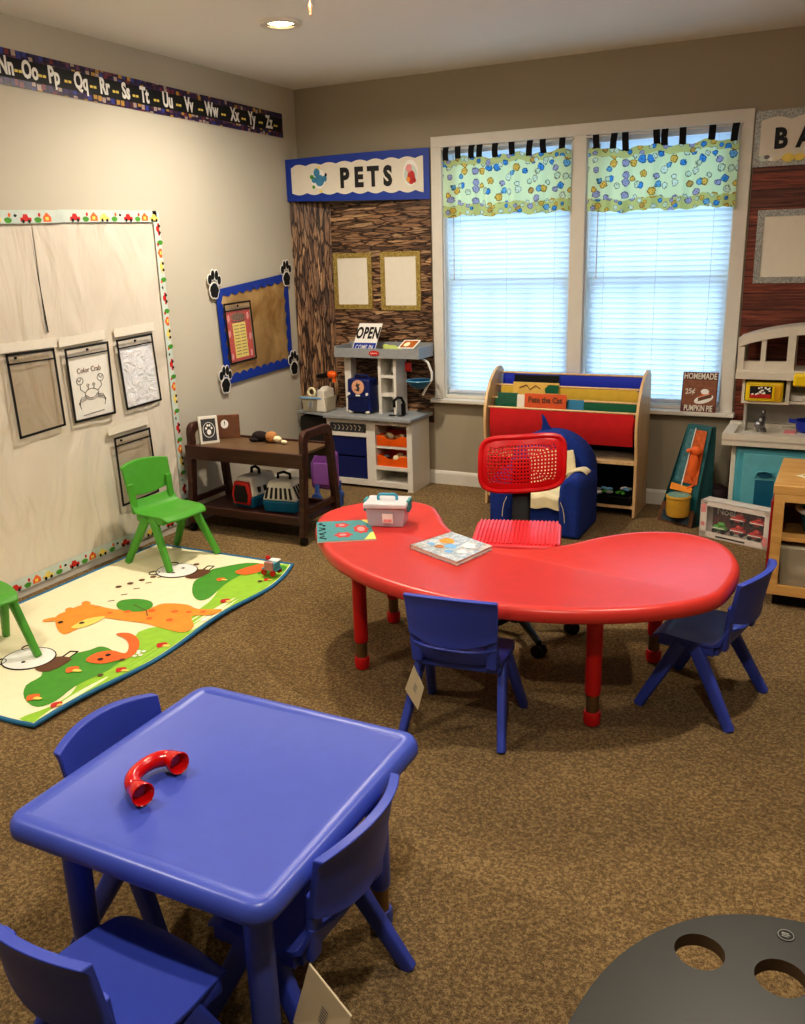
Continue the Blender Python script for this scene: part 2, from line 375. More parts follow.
# ------------------------------------------------------------------ the room
H = 2.44; RX = 5.2; FY = -6.6; YB = .14
WX = (1.0, 1.794, 1.866, 2.657); WZ = (.575, 2.04)
setp(MB().box((-.12, FY, -.06), (RX, YB, 0)).build('floor', 'carpet', smooth=False), kind='structure')
setp(MB().box((-.12, FY, H), (RX, YB, H+.06)).build('ceiling', 'ceil', smooth=False), kind='structure')
setp(MB().box((-.12, FY, 0), (0, YB, H)).build('wall_left', 'wall', smooth=False), kind='structure')
setp(MB().box((RX, FY, 0), (RX+.12, YB, H)).build('wall_right', 'walldark', smooth=False), kind='structure')  # unseen wall, toned darker to cut bounced light
setp(MB().box((-.12, FY-.12, 0), (RX+.12, FY, H)).build('wall_front', 'walldark', smooth=False), kind='structure')  # unseen wall, also darkened so less light bounces back
w = MB(); w.box((0, 0, 0), (WX[0], YB, H)); w.box((WX[3], 0, 0), (RX, YB, H)); w.box((WX[0], 0, 0), (WX[3], YB, WZ[0])); w.box((WX[0], 0, WZ[1]), (WX[3], YB, H)); w.box((WX[1], 0, WZ[0]), (WX[2], YB, WZ[1]))
setp(w.build('wall_back', 'walldark', smooth=False), kind='structure')
def baseboard(a, b, nrm, name):
    a = Vector(a); b = Vector(b); nv = Vector(nrm)
    prof = [(0, 0), (.013, 0), (.013, .07), (.009, .082), (.004, .088), (0, .088)]
    pts = [a+nv*d+Vector((0, 0, z)) for d, z in prof]
    setp(MB().prism(pts, b-a).build(name, 'trim', smooth=False), kind='structure')
baseboard((0, 0, 0), (RX, 0, 0), (0, -1, 0), 'baseboard_back')
baseboard((0, FY, 0), (0, -.013, 0), (1, 0, 0), 'baseboard_left')
baseboard((RX, FY, 0), (RX, -.013, 0), (-1, 0, 0), 'baseboard_right')
# window casing
c = MB(); y0, y1 = -.018, 0
c.box((.937, y0, .56), (WX[0]+.004, y1, 2.092)); c.box((WX[3]-.004, y0, .56), (2.72, y1, 2.092)); c.box((.937, y0-.001, 2.033), (2.72, y1, 2.094)); c.box((WX[1]-.004, y0, .56), (WX[2]+.004, y1, 2.04))
setp(c.build('trim_1', 'trim', bevel=.003), kind='structure')
setp(MB().box((.925, -.062, .538), (2.735, .03, .562)).build('trim_2', 'trim', bevel=.004), kind='structure')
def window(name, x0, x1):
    e = thing(name, None, None, ((x0+x1)/2, .07, WZ[0]), kind='structure')
    z0, z1 = WZ; f = MB(); fy0, fy1 = .075, .115
    f.box((x0, 0, z0), (x0+.012, YB, z1)); f.box((x1-.012, 0, z0), (x1, YB, z1)); f.box((x0, 0, z1-.012), (x1, YB, z1)); f.box((x0, 0, z0-.01), (x1, YB, z0+.008))
    f.build('window_frame', 'trim', e, smooth=False)
    zm = 1.28
    for (a, b, yy) in ((z0+.01, zm+.02, .072), (zm-.02, z1-.012, .098)):
        s = MB(); t = .04; A, Bx = x0+.012, x1-.012
        s.box((A, yy, a), (A+t, yy+.022, b)); s.box((Bx-t, yy, a), (Bx, yy+.022, b)); s.box((A, yy, a), (Bx, yy+.022, a+t)); s.box((A, yy, b-t), (Bx, yy+.022, b))
        for k in (1, 2):
            xm = A+t+(Bx-A-2*t)*k/3; s.box((xm-.009, yy+.004, a+t), (xm+.009, yy+.018, b-t))
        zz = (a+b)/2; s.box((A+t, yy+.005, zz-.009), (Bx-t, yy+.017, zz+.009))
        sa = s.build('sash', 'trim', e, smooth=False); sub_of(sa, e)
        MB().box((A+t, yy+.009, a+t), (Bx-t, yy+.013, b-t)).build('pane', clear, sa, smooth=False)
clear = clearfilm('window_glass', (240, 245, 250), .06, .02)
window('window_1', WX[0], WX[1]); window('window_2', WX[2], WX[3])

# blinds
def blind(x0, x1, label):
    t = thing('window_blind', label, 'blind', ((x0+x1)/2, .035, .59), group='window blinds')
    MB().box((x0, .02, 1.995), (x1, .055, 2.03)).build('head_rail', 'slat_rail', t, bevel=.003)
    s = MB(); z = .625; th = math.radians(62); hw = .0165
    while z < 1.99:
        dy, dz = hw*math.cos(th), hw*math.sin(th)
        s.grid(lambda u, v: (x0+(x1-x0)*u, .037-dy+2*dy*v+0.0, z+dz-2*dz*v+.002*math.sin(PI*v)), 1, 3)
        z += .0282
    s.build('slats', 'slat', t, recalc=False)
    MB().box((x0, .024, .592), (x1, .05, .612)).build('bottom_rail', 'slat_rail', t, bevel=.004)
    cd = MB()
    for fx in (.12, .5, .88):
        xx = x0+(x1-x0)*fx; cd.cyl((xx, .019, .6), (xx, .019, 2.0), .0012, n=6)
    cd.build('ladder_cord', 'slat_rail', t)
    MB().cyl((x0+.05, .01, 1.28), (x0+.05, .012, 1.99), .0035, n=8).build('tilt_wand', 'frost', t)
    return t
blind(1.018, 1.782, 'white slatted blind closed in the left half of the window')
blind(1.886, 2.642, 'white slatted blind closed in the right half of the window')

# valances
def valance(x0, x1, zt, zb, tabs, seed, label):
    t = thing('window_valance', label, 'valance', ((x0+x1)/2, -.03, zb), group='animal print valances')
    rnd = random.Random(seed); ph = [rnd.uniform(0, 6) for _ in range(4)]
    def yy(u, v): return -.032-.012*math.sin(u*34+ph[0])*(.4+.6*v)-.008*math.sin(u*61+ph[1])*v
    def sag(u): return .008*math.sin(u*17+ph[2])+.006*math.sin(u*41+ph[3])
    def pt(u, v):
        return (x0+(x1-x0)*u, yy(u, v), zt-(zt-zb)*v+sag(u)*(1-.3*v))
    MB().grid(lambda u, v: pt(u, .13+.68*v), 70, 6).build('panel', 'val', t, recalc=False)
    MB().grid(lambda u, v: pt(u, .13*v), 70, 2).build('top_band', 'valband', t, recalc=False)
    MB().grid(lambda u, v: (pt(u, .80+.2*v)[0], pt(u, .8+.2*v)[1]-.002, pt(u, .8+.2*v)[2]+.002*math.sin(u*90)), 70, 3).build('bottom_band', 'valband', t, recalc=False)
    for tx in tabs:
        b = MB(); w = .017; u = (tx-x0)/(x1-x0); zb_ = zt+sag(u)-.006
        b.grid(lambda a, v: (tx-w+2*w*a*(1)+.004*math.sin(v*2+tx*40), -.036-.006*math.sin(PI*v), zb_+(2.03-zb_)*v), 2, 6, th=(0, .004, 0))
        b.build('tab', 'blacktab', t)
    MB().cyl((x0-.02, -.024, 2.022), (x1+.01, -.024, 2.022), .005, n=10).build('curtain_rod', 'trim', t)
    return t
valance(1.022, 1.79, 1.966, 1.645, [1.045, 1.115, 1.205, 1.25, 1.35, 1.445, 1.55, 1.63, 1.675+.06], 1, 'green animal print valance with black tabs over the left window')
valance(1.884, 2.658, 1.955, 1.632, [1.925, 2.02, 2.082, 2.245, 2.29, 2.375, 2.52, 2.635], 2, 'green animal print valance with black tabs over the right window')

# recessed lights
def can(x, y, label):
    t = thing('recessed_light', label, 'ceiling light', (x, y, H-.012), group='recessed ceiling lights')
    MB().lathe([(.062, -.001), (.088, -.003), (.092, .0), (.09, .012), (.062, .012)], (x, y, H-.012), caps=False, n=36).build('trim_ring', 'white', t)
    MB().lathe([(.001, .006), (.05, .006), (.062, .010)], (x, y, H-.012), caps=False, n=36).build('lens', 'lens', t)
def lamp(x, y, p, size=.1, z=H-.02, col=(1, .89, .75)):
    l = bpy.data.lights.new('can_lamp', 'AREA'); l.shape = 'DISK'; l.size = size; l.energy = p; l.color = col; l.spread = math.radians(165)
    o = bpy.data.objects.new('can_lamp', l); o.location = (x, y, z); COL.objects.link(o); return o
can(.87, -1.434, 'round white recessed light glowing in the ceiling')
for x, y, p in ((.87, -1.434, 25), (3.2, -2.6, 17), (.95, -4.2, 17), (3.0, -4.5, 17)): lamp(x, y, p)

# ceiling fan (just above the frame) with its pull chain
fc = (1.80, -2.74)
f = thing('ceiling_fan', 'ceiling fan whose pull chain hangs at the top of the picture', 'fan', (fc[0], fc[1], 2.2))
MB().lathe([(.001, 2.31), (.10, 2.305), (.13, 2.30), (.13, 2.33), (.08, 2.34), (.02, 2.345), (.02, 2.41), (.07, 2.42), (.075, H)], (fc[0], fc[1], 0)).build('motor_housing', 'brass', f)
ch = MB(); cx, cy = 1.748, -2.62
for i in range(18): ch.ell((cx, cy, 2.162+i*.0045), (.0017, .0017, .0021), nu=6, nv=4)
ch.cyl((cx, cy, 2.24), (cx, cy, 2.31), .0012, n=6); MB().ell((fc[0], fc[1], 2.25), (.06, .06, .055)).build('fill_globe', P('fill_glow', (255, 240, 220), .4, emit=(255, 240, 220), es=150), f)  # unseen glowing globe, added to brighten the ceiling and upper walls
chn = ch.build('pull_chain', 'chrome', f); sub_of(chn, f)
MB().lathe([(.001, 2.122), (.004, 2.126), (.003, 2.132), (.006, 2.142), (.0065, 2.15), (.003, 2.158), (.002, 2.163)], (cx, cy, 0), n=12).build('pull_fob', 'brownp', chn)
for k in range(4):
    a = PI/4+k*PI/2; d = Vector((math.cos(a), math.sin(a), 0)); q = Vector((-d.y, d.x, 0)); o0 = Vector((fc[0], fc[1], 2.325))
    MB().prism([o0+d*.12-q*.035, o0+d*.48-q*.055, o0+d*.5+q*0, o0+d*.48+q*.055, o0+d*.12+q*.035], (0, 0, .008)).build('blade', 'cartwood', f, bevel=.002)

# ------------------------------------------------------------------ left wall
# alphabet strip
t = thing('alphabet_strip', 'long black alphabet strip with white letter pairs high on the left wall', 'wall strip', (.004, -1.6, 2.147))
def zt(y): return 2.285+(y+.151)*(2.310-2.285)/(-2.21+.151)
def zb(y): return 2.148+(y+.156)*(2.167-2.148)/(-2.236+.156)
ya, yb = -4.1, -.153
bz = lambda y, f: zb(y)+(zt(y)-zb(y))*f
MB().grid(lambda u, v: LW(ya+(yb-ya)*u, bz(ya+(yb-ya)*u, v), .003), 40, 1, th=(.001, 0, 0)).build('picture_edge', 'alpha', t)
MB().grid(lambda u, v: LW(ya+.01+(yb-.004-ya)*u*.995, bz(ya+(yb-ya)*u, .22+.56*v), .0045), 40, 1, th=(.0004, 0, 0)).build('black_band', 'blackpaper', t)
pairs = [a+a.lower() for a in 'DEFGHIJKLMNOPQRSTUVWXYZ']
ALY = [-2.203, -2.077, -1.947, -1.79, -1.643, -1.503, -1.374, -1.203, -1.036, -.846, -.638, -.473, -.3][::-1]
for i, s in enumerate(reversed(pairs)):
    y = ALY[i] if i < len(ALY) else ALY[-1]-(i-len(ALY)+1)*.155
    pv = -.165 if i == 0 else (ALY[i-1] if i-1 < len(ALY) else y+.155)
    text_mb(s, .096, LW(y, bz(y, .5)+.002, .006), (0, 1, 0), (0, 0, 1), .0034, .66).build('letter_pair', 'whitep', t, smooth=False)
    text_mb('\u2013\u2013' if False else '--', .11, LW((y+pv)/2, bz(y, .5), .006), (0, 1, 0), (0, 0, 1), .0002, .62).build('dash', 'yellowp', t, smooth=False)

# bulletin board of white paper
t = thing('bulletin_board', 'wall display of wrinkled white paper edged with vehicle border on the left wall', 'bulletin board', (.004, -2.2, .0))
def sheet(y0, y1, z0, z1, seed, x=.016, l=t):
    r = random.Random(seed); a = [r.uniform(0, 6) for _ in range(5)]
    def fn(u, v):
        y = y0+(y1-y0)*u; z = z0+(z1-z0)*v
        ed = min(u, 1-u, v, 1-v); k = min(1, ed*6)
        return (x-.008+k*(.0032*math.sin(9*y+3*z+a[0])*math.sin(2.1*z+a[1])+.0022*math.sin(23*y-6*z+a[2])+.0012*math.sin(41*y+9*z+a[3])), y, z)
    MB().grid(fn, 60, 40).build('paper_sheet', 'butcher', l, recalc=False)
sheet(-3.0, -2.187, 1.13, 1.63, 1); sheet(-2.183, -1.40, 1.125, 1.64, 2, .017); sheet(-3.0, -2.172, .03, 1.145, 3, .02); sheet(-2.18, -1.395, .03, 1.14, 4, .019)
MB().poly([(.019, -2.209, 1.60), (.019, -2.189, 1.15), (.019, -2.181, 1.15)]).build('sheet_gap', 'blackpaper', t, smooth=False)
def border(p0, p1, wvec, seed):
    """strip of border from p0 to p1 (y,z), width vector; little cars, trucks and bushes along it"""
    r = random.Random(seed); p0 = Vector((p0[0], p0[1])); p1 = Vector((p1[0], p1[1])); wv = Vector(wvec); ln = (p1-p0).length; d = (p1-p0).normalized(); up = wv.normalized(); W = wv.length
    X = .018
    def q(a, b, x=X): s = p0+d*a+up*b; return (x, s.x, s.y)
    mb = MB(); mb.prism([q(0, 0), q(ln, 0), q(ln, W), q(0, W)], (.001, 0, 0), 0)
    a = .06; k = 0; xx = X+.0016
    while a < ln-.05:
        kind = k % 6; s = W/.055
        if kind in (0, 3):      # truck or car
            mcol = 1 if kind == 0 else 6
            mb.poly([q(a, .008*s, xx), q(a+.06, .008*s, xx), q(a+.06, .024*s, xx), q(a+.045, .024*s, xx), q(a+.038, .038*s, xx), q(a+.018, .038*s, xx), q(a+.012, .024*s, xx), q(a, .024*s, xx)], mcol)
            for wx in (.014, .046): c0 = Vector(q(a+wx, .009*s, xx+.0006)); mb.poly([c0+Vector((0, .008*math.cos(j), .008*math.sin(j))) for j in [i*PI/4 for i in range(8)]], 2)
            a += .075
        elif kind in (1, 4):    # bush
            c0 = Vector(q(a+.02, .014*s, xx)); mb.poly([c0+Vector((0, (.02+.003*math.sin(5*j))*math.cos(j), .012*math.sin(j))) for j in [i*PI/6 for i in range(12)]], 3)
            c0 = Vector(q(a+.03, .035*s, xx)); mb.poly([c0+Vector((0, .007*math.cos(j), .009*math.sin(j))) for j in [i*PI/4 for i in range(8)]], 1 if kind == 1 else 4)
            a += .05
        elif kind == 2:         # orange house / fox
            mb.poly([q(a, .006*s, xx), q(a+.045, .006*s, xx), q(a+.045, .026*s, xx), q(a+.022, .046*s, xx), q(a, .026*s, xx)], 4)
            mb.poly([q(a+.012, .012*s, xx+.0006), q(a+.03, .012*s, xx+.0006), q(a+.03, .026*s, xx+.0006), q(a+.012, .026*s, xx+.0006)], 5); a += .06
        else:
            mb.poly([q(a, .03*s, xx), q(a+.014, .026*s, xx), q(a+.02, .034*s, xx), q(a+.008, .04*s, xx)], 2); a += .035
        k += 1
    mb.build('border_strip', ['sky_strip', 'redp', 'blackpaper', 'greenp', 'dorange', 'yellowp', 'yellowp'], t, smooth=False, recalc=False)
border((-3.0, 1.597), (-2.03, 1.622), (-.001, .055), 3); border((-2.03, 1.625), (-1.388, 1.636), (-.001, .055), 9)
border((-1.372, 1.69), (-1.372, .09), (-.045, 0), 5); border((-3.0, .03), (-1.40, .04), (0, .055), 8)

def pocket(cs, label, content=None, name='clear_pocket', x=.0205):
    """cs: TL TR BR BL as (y,z)"""
    TL, TR, BR, BL = [Vector((a, b)) for a, b in cs]
    def q(u, v, dx=0): p = TL*(1-u)*(1-v)+TR*u*(1-v)+BR*u*v+BL*(1-u)*v; return (x+dx, p.x, p.y)
    t = thing(name, label, 'display pocket', q(.5, 1), group='black edged clear pockets')
    if content: content(t, q)
    MB().grid(lambda u, v: (q(u, v, .005)[0]+.003*math.sin(u*PI)*math.sin(v*PI)+.0012*math.sin(u*19+v*13), q(u, v)[1], q(u, v)[2]), 14, 18).build('clear_film', 'film' if content else 'filmtan', t, recalc=False)
    f = MB(); e = .042; ev = .028
    for (u0, v0, u1, v1) in ((0, 0, 1, ev), (0, 1-ev, 1, 1), (0, 0, e, 1), (1-e, 0, 1, 1), (0, .115, 1, .115+ev*.7)):
        f.prism([q(u0, v0, .008), q(u1, v0, .008), q(u1, v1, .008), q(u0, v1, .008)], (.002, 0, 0))
    f.build('edge_tape', 'blackpaper', t, smooth=False)  # black tape stuck around the pocket edge
    g = MB(); g.cyl(q(.5 if content else .18, .06, .006), q(.5 if content else .18, .06, .012), .006, n=12); g.build('eyelet', 'black', t)
    return t
def paper_in(mat, m=.05):
    def f(t, q): MB().prism([q(m, .14, .001), q(1-m, .14, .001), q(1-m, .97, .001), q(m, .97, .001)], (.0008, 0, 0)).build('paper', mat, t, smooth=False)
    return f
def crab(t, q):
    paper_in('whitep')(t, q); X = .003
    def C(pts, r=.0014, cl=False): d.tube([q(u, v, X) for u, v in pts], r, 5, closed=cl)
    d = MB()
    C([(.5+.16*math.cos(a), .66+.075*math.sin(a)) for a in [i*PI/10 for i in range(20)]], cl=True)
    C([(.36, .66), (.42, .7), (.5, .715), (.58, .7), (.64, .66)])
    for s in (-1, 1):
        C([(.5+s*.06, .60), (.5+s*.07, .55)]); C([(.5+s*.07+.025*math.cos(a), .535+.018*math.sin(a)) for a in [i*PI/4 for i in range(8)]], cl=True)
        C([(.5+s*.15, .63), (.5+s*.25, .57), (.5+s*.24, .5)])
        C([(.5+s*.24+.075*math.cos(a), .46+.05*math.sin(a)) for a in [i*PI/5 for i in range(10)]], cl=True); C([(.5+s*.2, .42), (.5+s*.25, .47), (.5+s*.3, .43)])
        for k in range(3): C([(.5+s*.14, .68+.02*k), (.5+s*(.26+.03*k), .69+.03*k), (.5+s*(.32-.02*k), .78+.03*k)])
    C([(.25, .93), (.75, .91)])
    d.build('crab_drawing', 'greydoor', t)
    p = Vector(q(.5, .33, X)); text_mb('Color Crab', .036, p, (0, 1, .02), (0, 0, 1), 0, .9).build('pencil_title', 'brownp', t, smooth=False)
def wrinkled(t, q):
    n = N('crumpled_glare_sheet'); v = n.coords(); f = n.noise(v, 16, 4, .6, 1.5); n.col(n.ramp(f, [(.3, (228, 232, 242)), (.7, (252, 252, 255))])); n.set(Roughness=.2); n.bump(f, 1, .02)  # bluish white: the pocket's glare is put into the sheet colour
    MB().grid(lambda u, v: (q(.05+.9*u, .14+.83*v, .003)[0]+.002*math.sin(u*14)*math.cos(v*17), q(.05+.9*u, .14+.83*v)[1], q(.05+.9*u, .14+.83*v)[2]), 12, 12).build('paper', n.m, t, recalc=False)
pocket([(-2.44, 1.082), (-2.173, 1.079), (-2.165, .723), (-2.43, .709)], 'empty black edged pocket, leftmost of the row on the white paper')
pocket([(-2.116, 1.069), (-1.838, 1.078), (-1.843, .725), (-2.11, .722)], 'black edged pocket holding a pencil crab drawing', crab)
pocket([(-1.785, 1.078), (-1.526, 1.089), (-1.505, .737), (-1.766, .727)], 'black edged pocket with shiny crumpled white sheet, rightmost of the row', wrinkled)
pocket([(-1.877, .605), (-1.617, .612), (-1.6, .26), (-1.873, .25)], 'empty black edged pocket low down behind the green chair')
for (y0, z0, y1, z1, lab) in ((-2.46, 1.085, -2.149, 1.083, 'torn white paper strip above the empty left pocket'), (-2.136, 1.078, -1.85, 1.09, 'torn white paper strip above the crab drawing pocket'), (-1.786, 1.09, -1.50, 1.10, 'torn white paper strip above the shiny crumpled sheet pocket'), (-1.903, .62, -1.617, .63, 'torn white paper strip above the lowest pocket')):
    pts = [(.021, y0, z0), (.021, y1, z1), (.021, y1, z1+.042)]+[(.021, y1+(y0-y1)*i/14, z1+(z0-z1)*i/14+.04+.003*(i % 2)) for i in range(1, 15)]
    setp(MB().prism(pts, (.003, 0, 0)).build('paper_strip', 'paper', smooth=False), lab, 'paper strip', 'torn strips over the pockets')  # torn paper strip lying flat on the white sheet

# gold poster with blue scalloped edge
cs = [Vector(a) for a in ((-.956, 1.277), (-.216, 1.346), (-.214, .764), (-.929, .735))]
def gq(u, v, x=.006): p = cs[0]*(1-u)*(1-v)+cs[1]*u*(1-v)+cs[2]*u*v+cs[3]*(1-u)*v; return (x, p.x, p.y)
t = thing('gold_poster', 'shiny gold paper poster with blue scalloped edging near the room corner', 'poster', gq(.5, 1))
MB().grid(lambda u, v: (gq(.03+.94*u, .03+.94*v)[0]+.003*math.sin(u*8+v*5), gq(.03+.94*u, .03+.94*v)[1], gq(.03+.94*u, .03+.94*v)[2]), 24, 20).build('gold_sheet', 'gold', t, recalc=False)
def scallop_edge(q, side, n, w, am, x):
    out = []; inn = []
    for i in range(n*8+1):
        s = i/(n*8); d = w+am*abs(math.sin(PI*s*n))
        if side == 'T': out.append(q(s, 0, x)); inn.append(q(s, d, x))
        if side == 'B': out.append(q(s, 1, x)); inn.append(q(s, 1-d, x))
        if side == 'L': out.append(q(0, s, x)); inn.append(q(d, s, x))
        if side == 'R': out.append(q(1, s, x)); inn.append(q(1-d, s, x))
    mb = MB(); K = len(out); mb.add(out+inn, [[i, i+1, K+i+1, K+i] for i in range(K-1)]); return mb
for sd, n, w, am in (('T', 10, .065, .03), ('B', 10, .075, .03), ('L', 7, .055, .025), ('R', 7, .05, .02)):
    scallop_edge(gq, sd, n, w, am, .0125+(.0006 if sd in 'TB' else 0)).build('blue_edging', 'bluepaper', t, smooth=False, solid=.0008)  # blue paper edging stuck along the gold sheet
def paw(y, z, s, tilt, label):
    R = Matrix.Rotation(tilt, 3, 'X'); c = Vector((.016, y, z)); t = thing('paw_cutout', label, 'paw cutout', tuple(c), group='black paw cutouts')  # flat paper cutout stuck on the poster corner
    toes = [(-.034, .012, .013, .02), (-.014, .034, .012, .021), (.012, .036, .012, .021), (.033, .016, .012, .019)]
    wh = MB(); bk = MB()
    def el(mb, a, b, ra, rb, x, d, m=0, sh=1):
        mb.prism([c+R @ Vector((x, (a+ra*math.cos(q))*s, (b+rb*math.sin(q))*s)) for q in [i*PI/9 for i in range(18)]], (d, 0, 0), m)
    pad = [(0, -.03, .031, .024), (-.009, -.048, .016, .016), (.009, -.048, .016, .016), (0, -.014, .019, .014)]
    for i, (a, b, ra, rb) in enumerate(toes): el(wh, a, b, ra+.005, rb+.006, .0+i*.0002, .001); el(bk, a, b, ra, rb, .003, .001)
    for i, (a, b, ra, rb) in enumerate(pad): el(wh, a, b, ra+.006, rb+.006, .0009+i*.0002, .001); el(bk, a, b, ra, rb, .003+i*.0002, .001)
    wh.build('white_edge', 'whitep', t, smooth=False); bk.build('paw_print', 'blackpaper', t, smooth=False)
paw(-.965, 1.315, 1.25, -.15, 'black paw print cutout on the top left corner of the gold poster')
paw(-.235, 1.352, 1.25, 0, 'black paw print cutout on the top right corner of the gold poster')
paw(-.21, .785, 1.25, 0, 'black paw print cutout on the bottom right corner of the gold poster')
paw(-.935, .775, 1.25, -.1, 'black paw print cutout on the bottom left corner of the gold poster')
def menu(t, q):
    mb = MB(); X = .001
    def pq(a, b, c2, d, x, m): mb.prism([q(a, b, x), q(c2, b, x), q(c2, d, x), q(a, d, x)], (.0006, 0, 0), m)
    pq(.05, .14, .95, .97, .001, 0); pq(.26, .34, .74, .92, .0022, 1)
    o = q(.5, .24, .0022); mb.prism([(o[0], o[1]+.07*math.cos(a), o[2]+.022*math.sin(a)) for a in [i*PI/10 for i in range(20)]], (.0006, 0, 0), 2)
    for k in range(10): pq(.3, .38+k*.053, .48, .39+k*.053, .0032, 3); pq(.52, .38+k*.053, .7, .39+k*.053, .0032, 3)
    for (u, v) in ((.14, .25), (.86, .25), (.14, .88), (.86, .88), (.12, .5), (.88, .6)):
        o = q(u, v, .0022); mb.prism([(o[0], o[1]+.012*math.cos(a), o[2]+.022*math.sin(a)) for a in [i*PI/5 for i in range(10)]], (.0006, 0, 0), 4)
    mb.prism([q(.24+.52*i/10, .31-.02+.025*math.sin(PI*i/10), .0022) for i in range(11)]+[q(.76-.52*i/10, .33-.02+.025*math.sin(PI*(1-i/10)), .0022) for i in range(11)], (.0006, 0, 0), 3)
    mb.build('menu_print', ['redp', 'yellowp', 'brownp', 'blackpaper', 'pinkp'], t, smooth=False)
pocket([(-.912, 1.197), (-.651, 1.204), (-.625, .857), (-.885, .846)], 'red bordered price list in a black edged pocket on the gold poster', menu, x=.018)

# ------------------------------------------------------------------ back wall displays
# bowed sheets across the corner
t = thing('stone_wallpaper', 'brown stacked stone print paper on the corner wall behind the play counter', 'wall paper', (.45, -.03, .42))
MB().grid(lambda u, v: (.004+.226*u, -.128+.116*u, .44+(1.782-.02*u-.44)*v), 6, 4, th=(0, .0012, 0)).build('upright_sheet', 'stonev', t, smooth=False)
MB().box((.222, -.011, .40), (.926, -.009, 1.757)).build('main_sheet', 'stoneh', t, smooth=False)
MB().prism([(.006, -.131, 1.12), (.228, -.0155, 1.12), (.228, -.0155, 1.124), (.006, -.131, 1.124)], (0, -.001, 0)).build('sheet_seam', 'brownp', t, smooth=False)

bp0 = Vector((.003, -.148)); bp1 = Vector((.927, -.016))
def bq(u, v, o=0):
    p = bp0.lerp(bp1, u); d = (bp1-bp0).normalized(); z1 = 2.022+(2.037-2.022)*u+.006*math.sin(u*PI*.9); z0 = 1.778+(1.752-1.778)*u
    return (p.x+d.y*o, p.y-d.x*o, z1+(z0-z1)*v)
t = thing('pets_banner', 'blue banner with scalloped white panel reading PETS above the stone print', 'banner', (.46, -.08, 1.75))
MB().grid(lambda u, v: bq(u, v, 0), 20, 1, th=(0, .0015, 0)).build('blue_backing', 'bluepaper', t, smooth=False)
top = []; bot = []
for i in range(0, 105):
    s = i/104; u = .04+.92*s; k = abs(math.sin(s*PI*8.5)); top.append(bq(u, .19-.045*k+.02*(s < .02), .002)); bot.append(bq(u, .81+.05*k, .002))
K = 105; MB().add(top+bot, [[i, i+1, K+i+1, K+i] for i in range(K-1)]).build('white_panel', 'paper', t, smooth=False)
d = (bp1-bp0).normalized(); ex = (d.x, d.y, 0)
for i, ch_ in enumerate('PETS'):
    text_mb(ch_, .150, bq(.420+i*.100, .53, .0035), ex, (0, 0, 1), .0078, .76).build('letter', 'blackpaper', t, smooth=False)
s = MB()
for (u, v, ru, rv, m) in ((.235, .5, .052, .22, 0), (.225, .36, .022, .1, 1), (.245, .54, .032, .13, 1), (.205, .52, .018, .07, 1), (.28, .5, .016, .07, 1), (.19, .45, .014, .05, 2), (.29, .42, .008, .04, 3), (.24, .25, .01, .035, 4), (.25, .78, .012, .03, 4), (.2, .68, .01, .04, 2)):
    k = .0035+.0006*m; s.prism([bq(u+ru*math.cos(a), v+rv*math.sin(a), k) for a in [i*PI/8 for i in range(16)]], (0, -.0004, 0), m)
s.build('blue_splash_picture', ['whitep', P('splash_blue', (70, 138, 178), .5), 'greenp', 'blackpaper', 'yellowp'], t, smooth=False)
s = MB()
for (u, v, ru, rv, m) in ((.875, .47, .05, .26, 0), (.875, .5, .044, .2, 1), (.88, .56, .026, .14, 2), (.865, .38, .02, .08, 3), (.9, .62, .012, .05, 2), (.86, .6, .012, .05, 4)):
    k = .0035+.0006*m; s.prism([bq(u+ru*math.cos(a), v+rv*math.sin(a), k) for a in [i*PI/8 for i in range(16)]], (0, -.0004, 0), m)
s.build('fish_bowl_picture', ['whitep', 'sky_strip', 'redp', 'pinkp', 'orangep'], t, smooth=False)

def frame_sign(x0, x1, z0, z1, w, m, label, grp, inner='paper', y=-.012):
    t = thing('blank_frame', label, 'blank sign', ((x0+x1)/2, y, z0), group=grp)
    MB().box((x0+w*.5, y-.003, z0+w*.5), (x1-w*.5, y-.001, z1-w*.5)).build('blank_sheet', inner, t, smooth=False)
    f = MB(); yy = y-.006
    f.box((x0, yy, z0), (x1, y-.001, z0+w)); f.box((x0, yy, z1-w), (x1, y-.001, z1)); f.box((x0, yy, z0+w), (x0+w, y-.001, z1-w)); f.box((x1-w, yy, z0+w), (x1, y-.001, z1-w))
    f.build('glitter_border', m, t, smooth=False)
frame_sign(.236, .514, 1.109, 1.456, .03, 'goldglit', 'blank cream sheet with gold glitter border, nearer the corner', 'gold bordered blank sheets')
frame_sign(.577, .854, 1.103, 1.458, .03, 'goldglit', 'blank cream sheet with gold glitter border, nearer the window', 'gold bordered blank sheets')
setp(MB().box((2.728, -.006, .09), (3.75, -.003, 1.815)).build('plank_wallpaper', 'planks', smooth=False), 'reddish brown wood plank print paper right of the window', 'wall paper')
frame_sign(2.771, 3.3, 1.245, 1.607, .032, 'silverglit', 'blank cream sheet with silver glitter border on the plank print', None, y=-.008)
t = thing('bakery_banner', 'cream banner with silver edge and black BA letters right of the window', 'banner', (3.1, -.01, 1.81))
MB().box((2.722, -.006, 1.812), (3.75, -.003, 2.078)).build('silver_backing', 'silverglit', t, smooth=False)
top = []; bot = []
for i in range(121):
    s = i/120; u = 2.752+.97*s; k = abs(math.sin(s*PI*7)); top.append((u, -.008, 2.030+.016*k)); bot.append((u, -.008, 1.868-.03*k))
MB().add(top+bot, [[i, i+1, 121+i+1, 121+i] for i in range(120)]).build('cream_panel', 'paper', t, smooth=False)
for i, ch_ in enumerate('BAKERY'):
    text_mb(ch_, .128, (2.848+i*.113, -.0095, 1.940), (1, 0, 0), (0, 0, 1), .006, .85).build('letter', 'blackpaper', t, smooth=False)
s = MB()
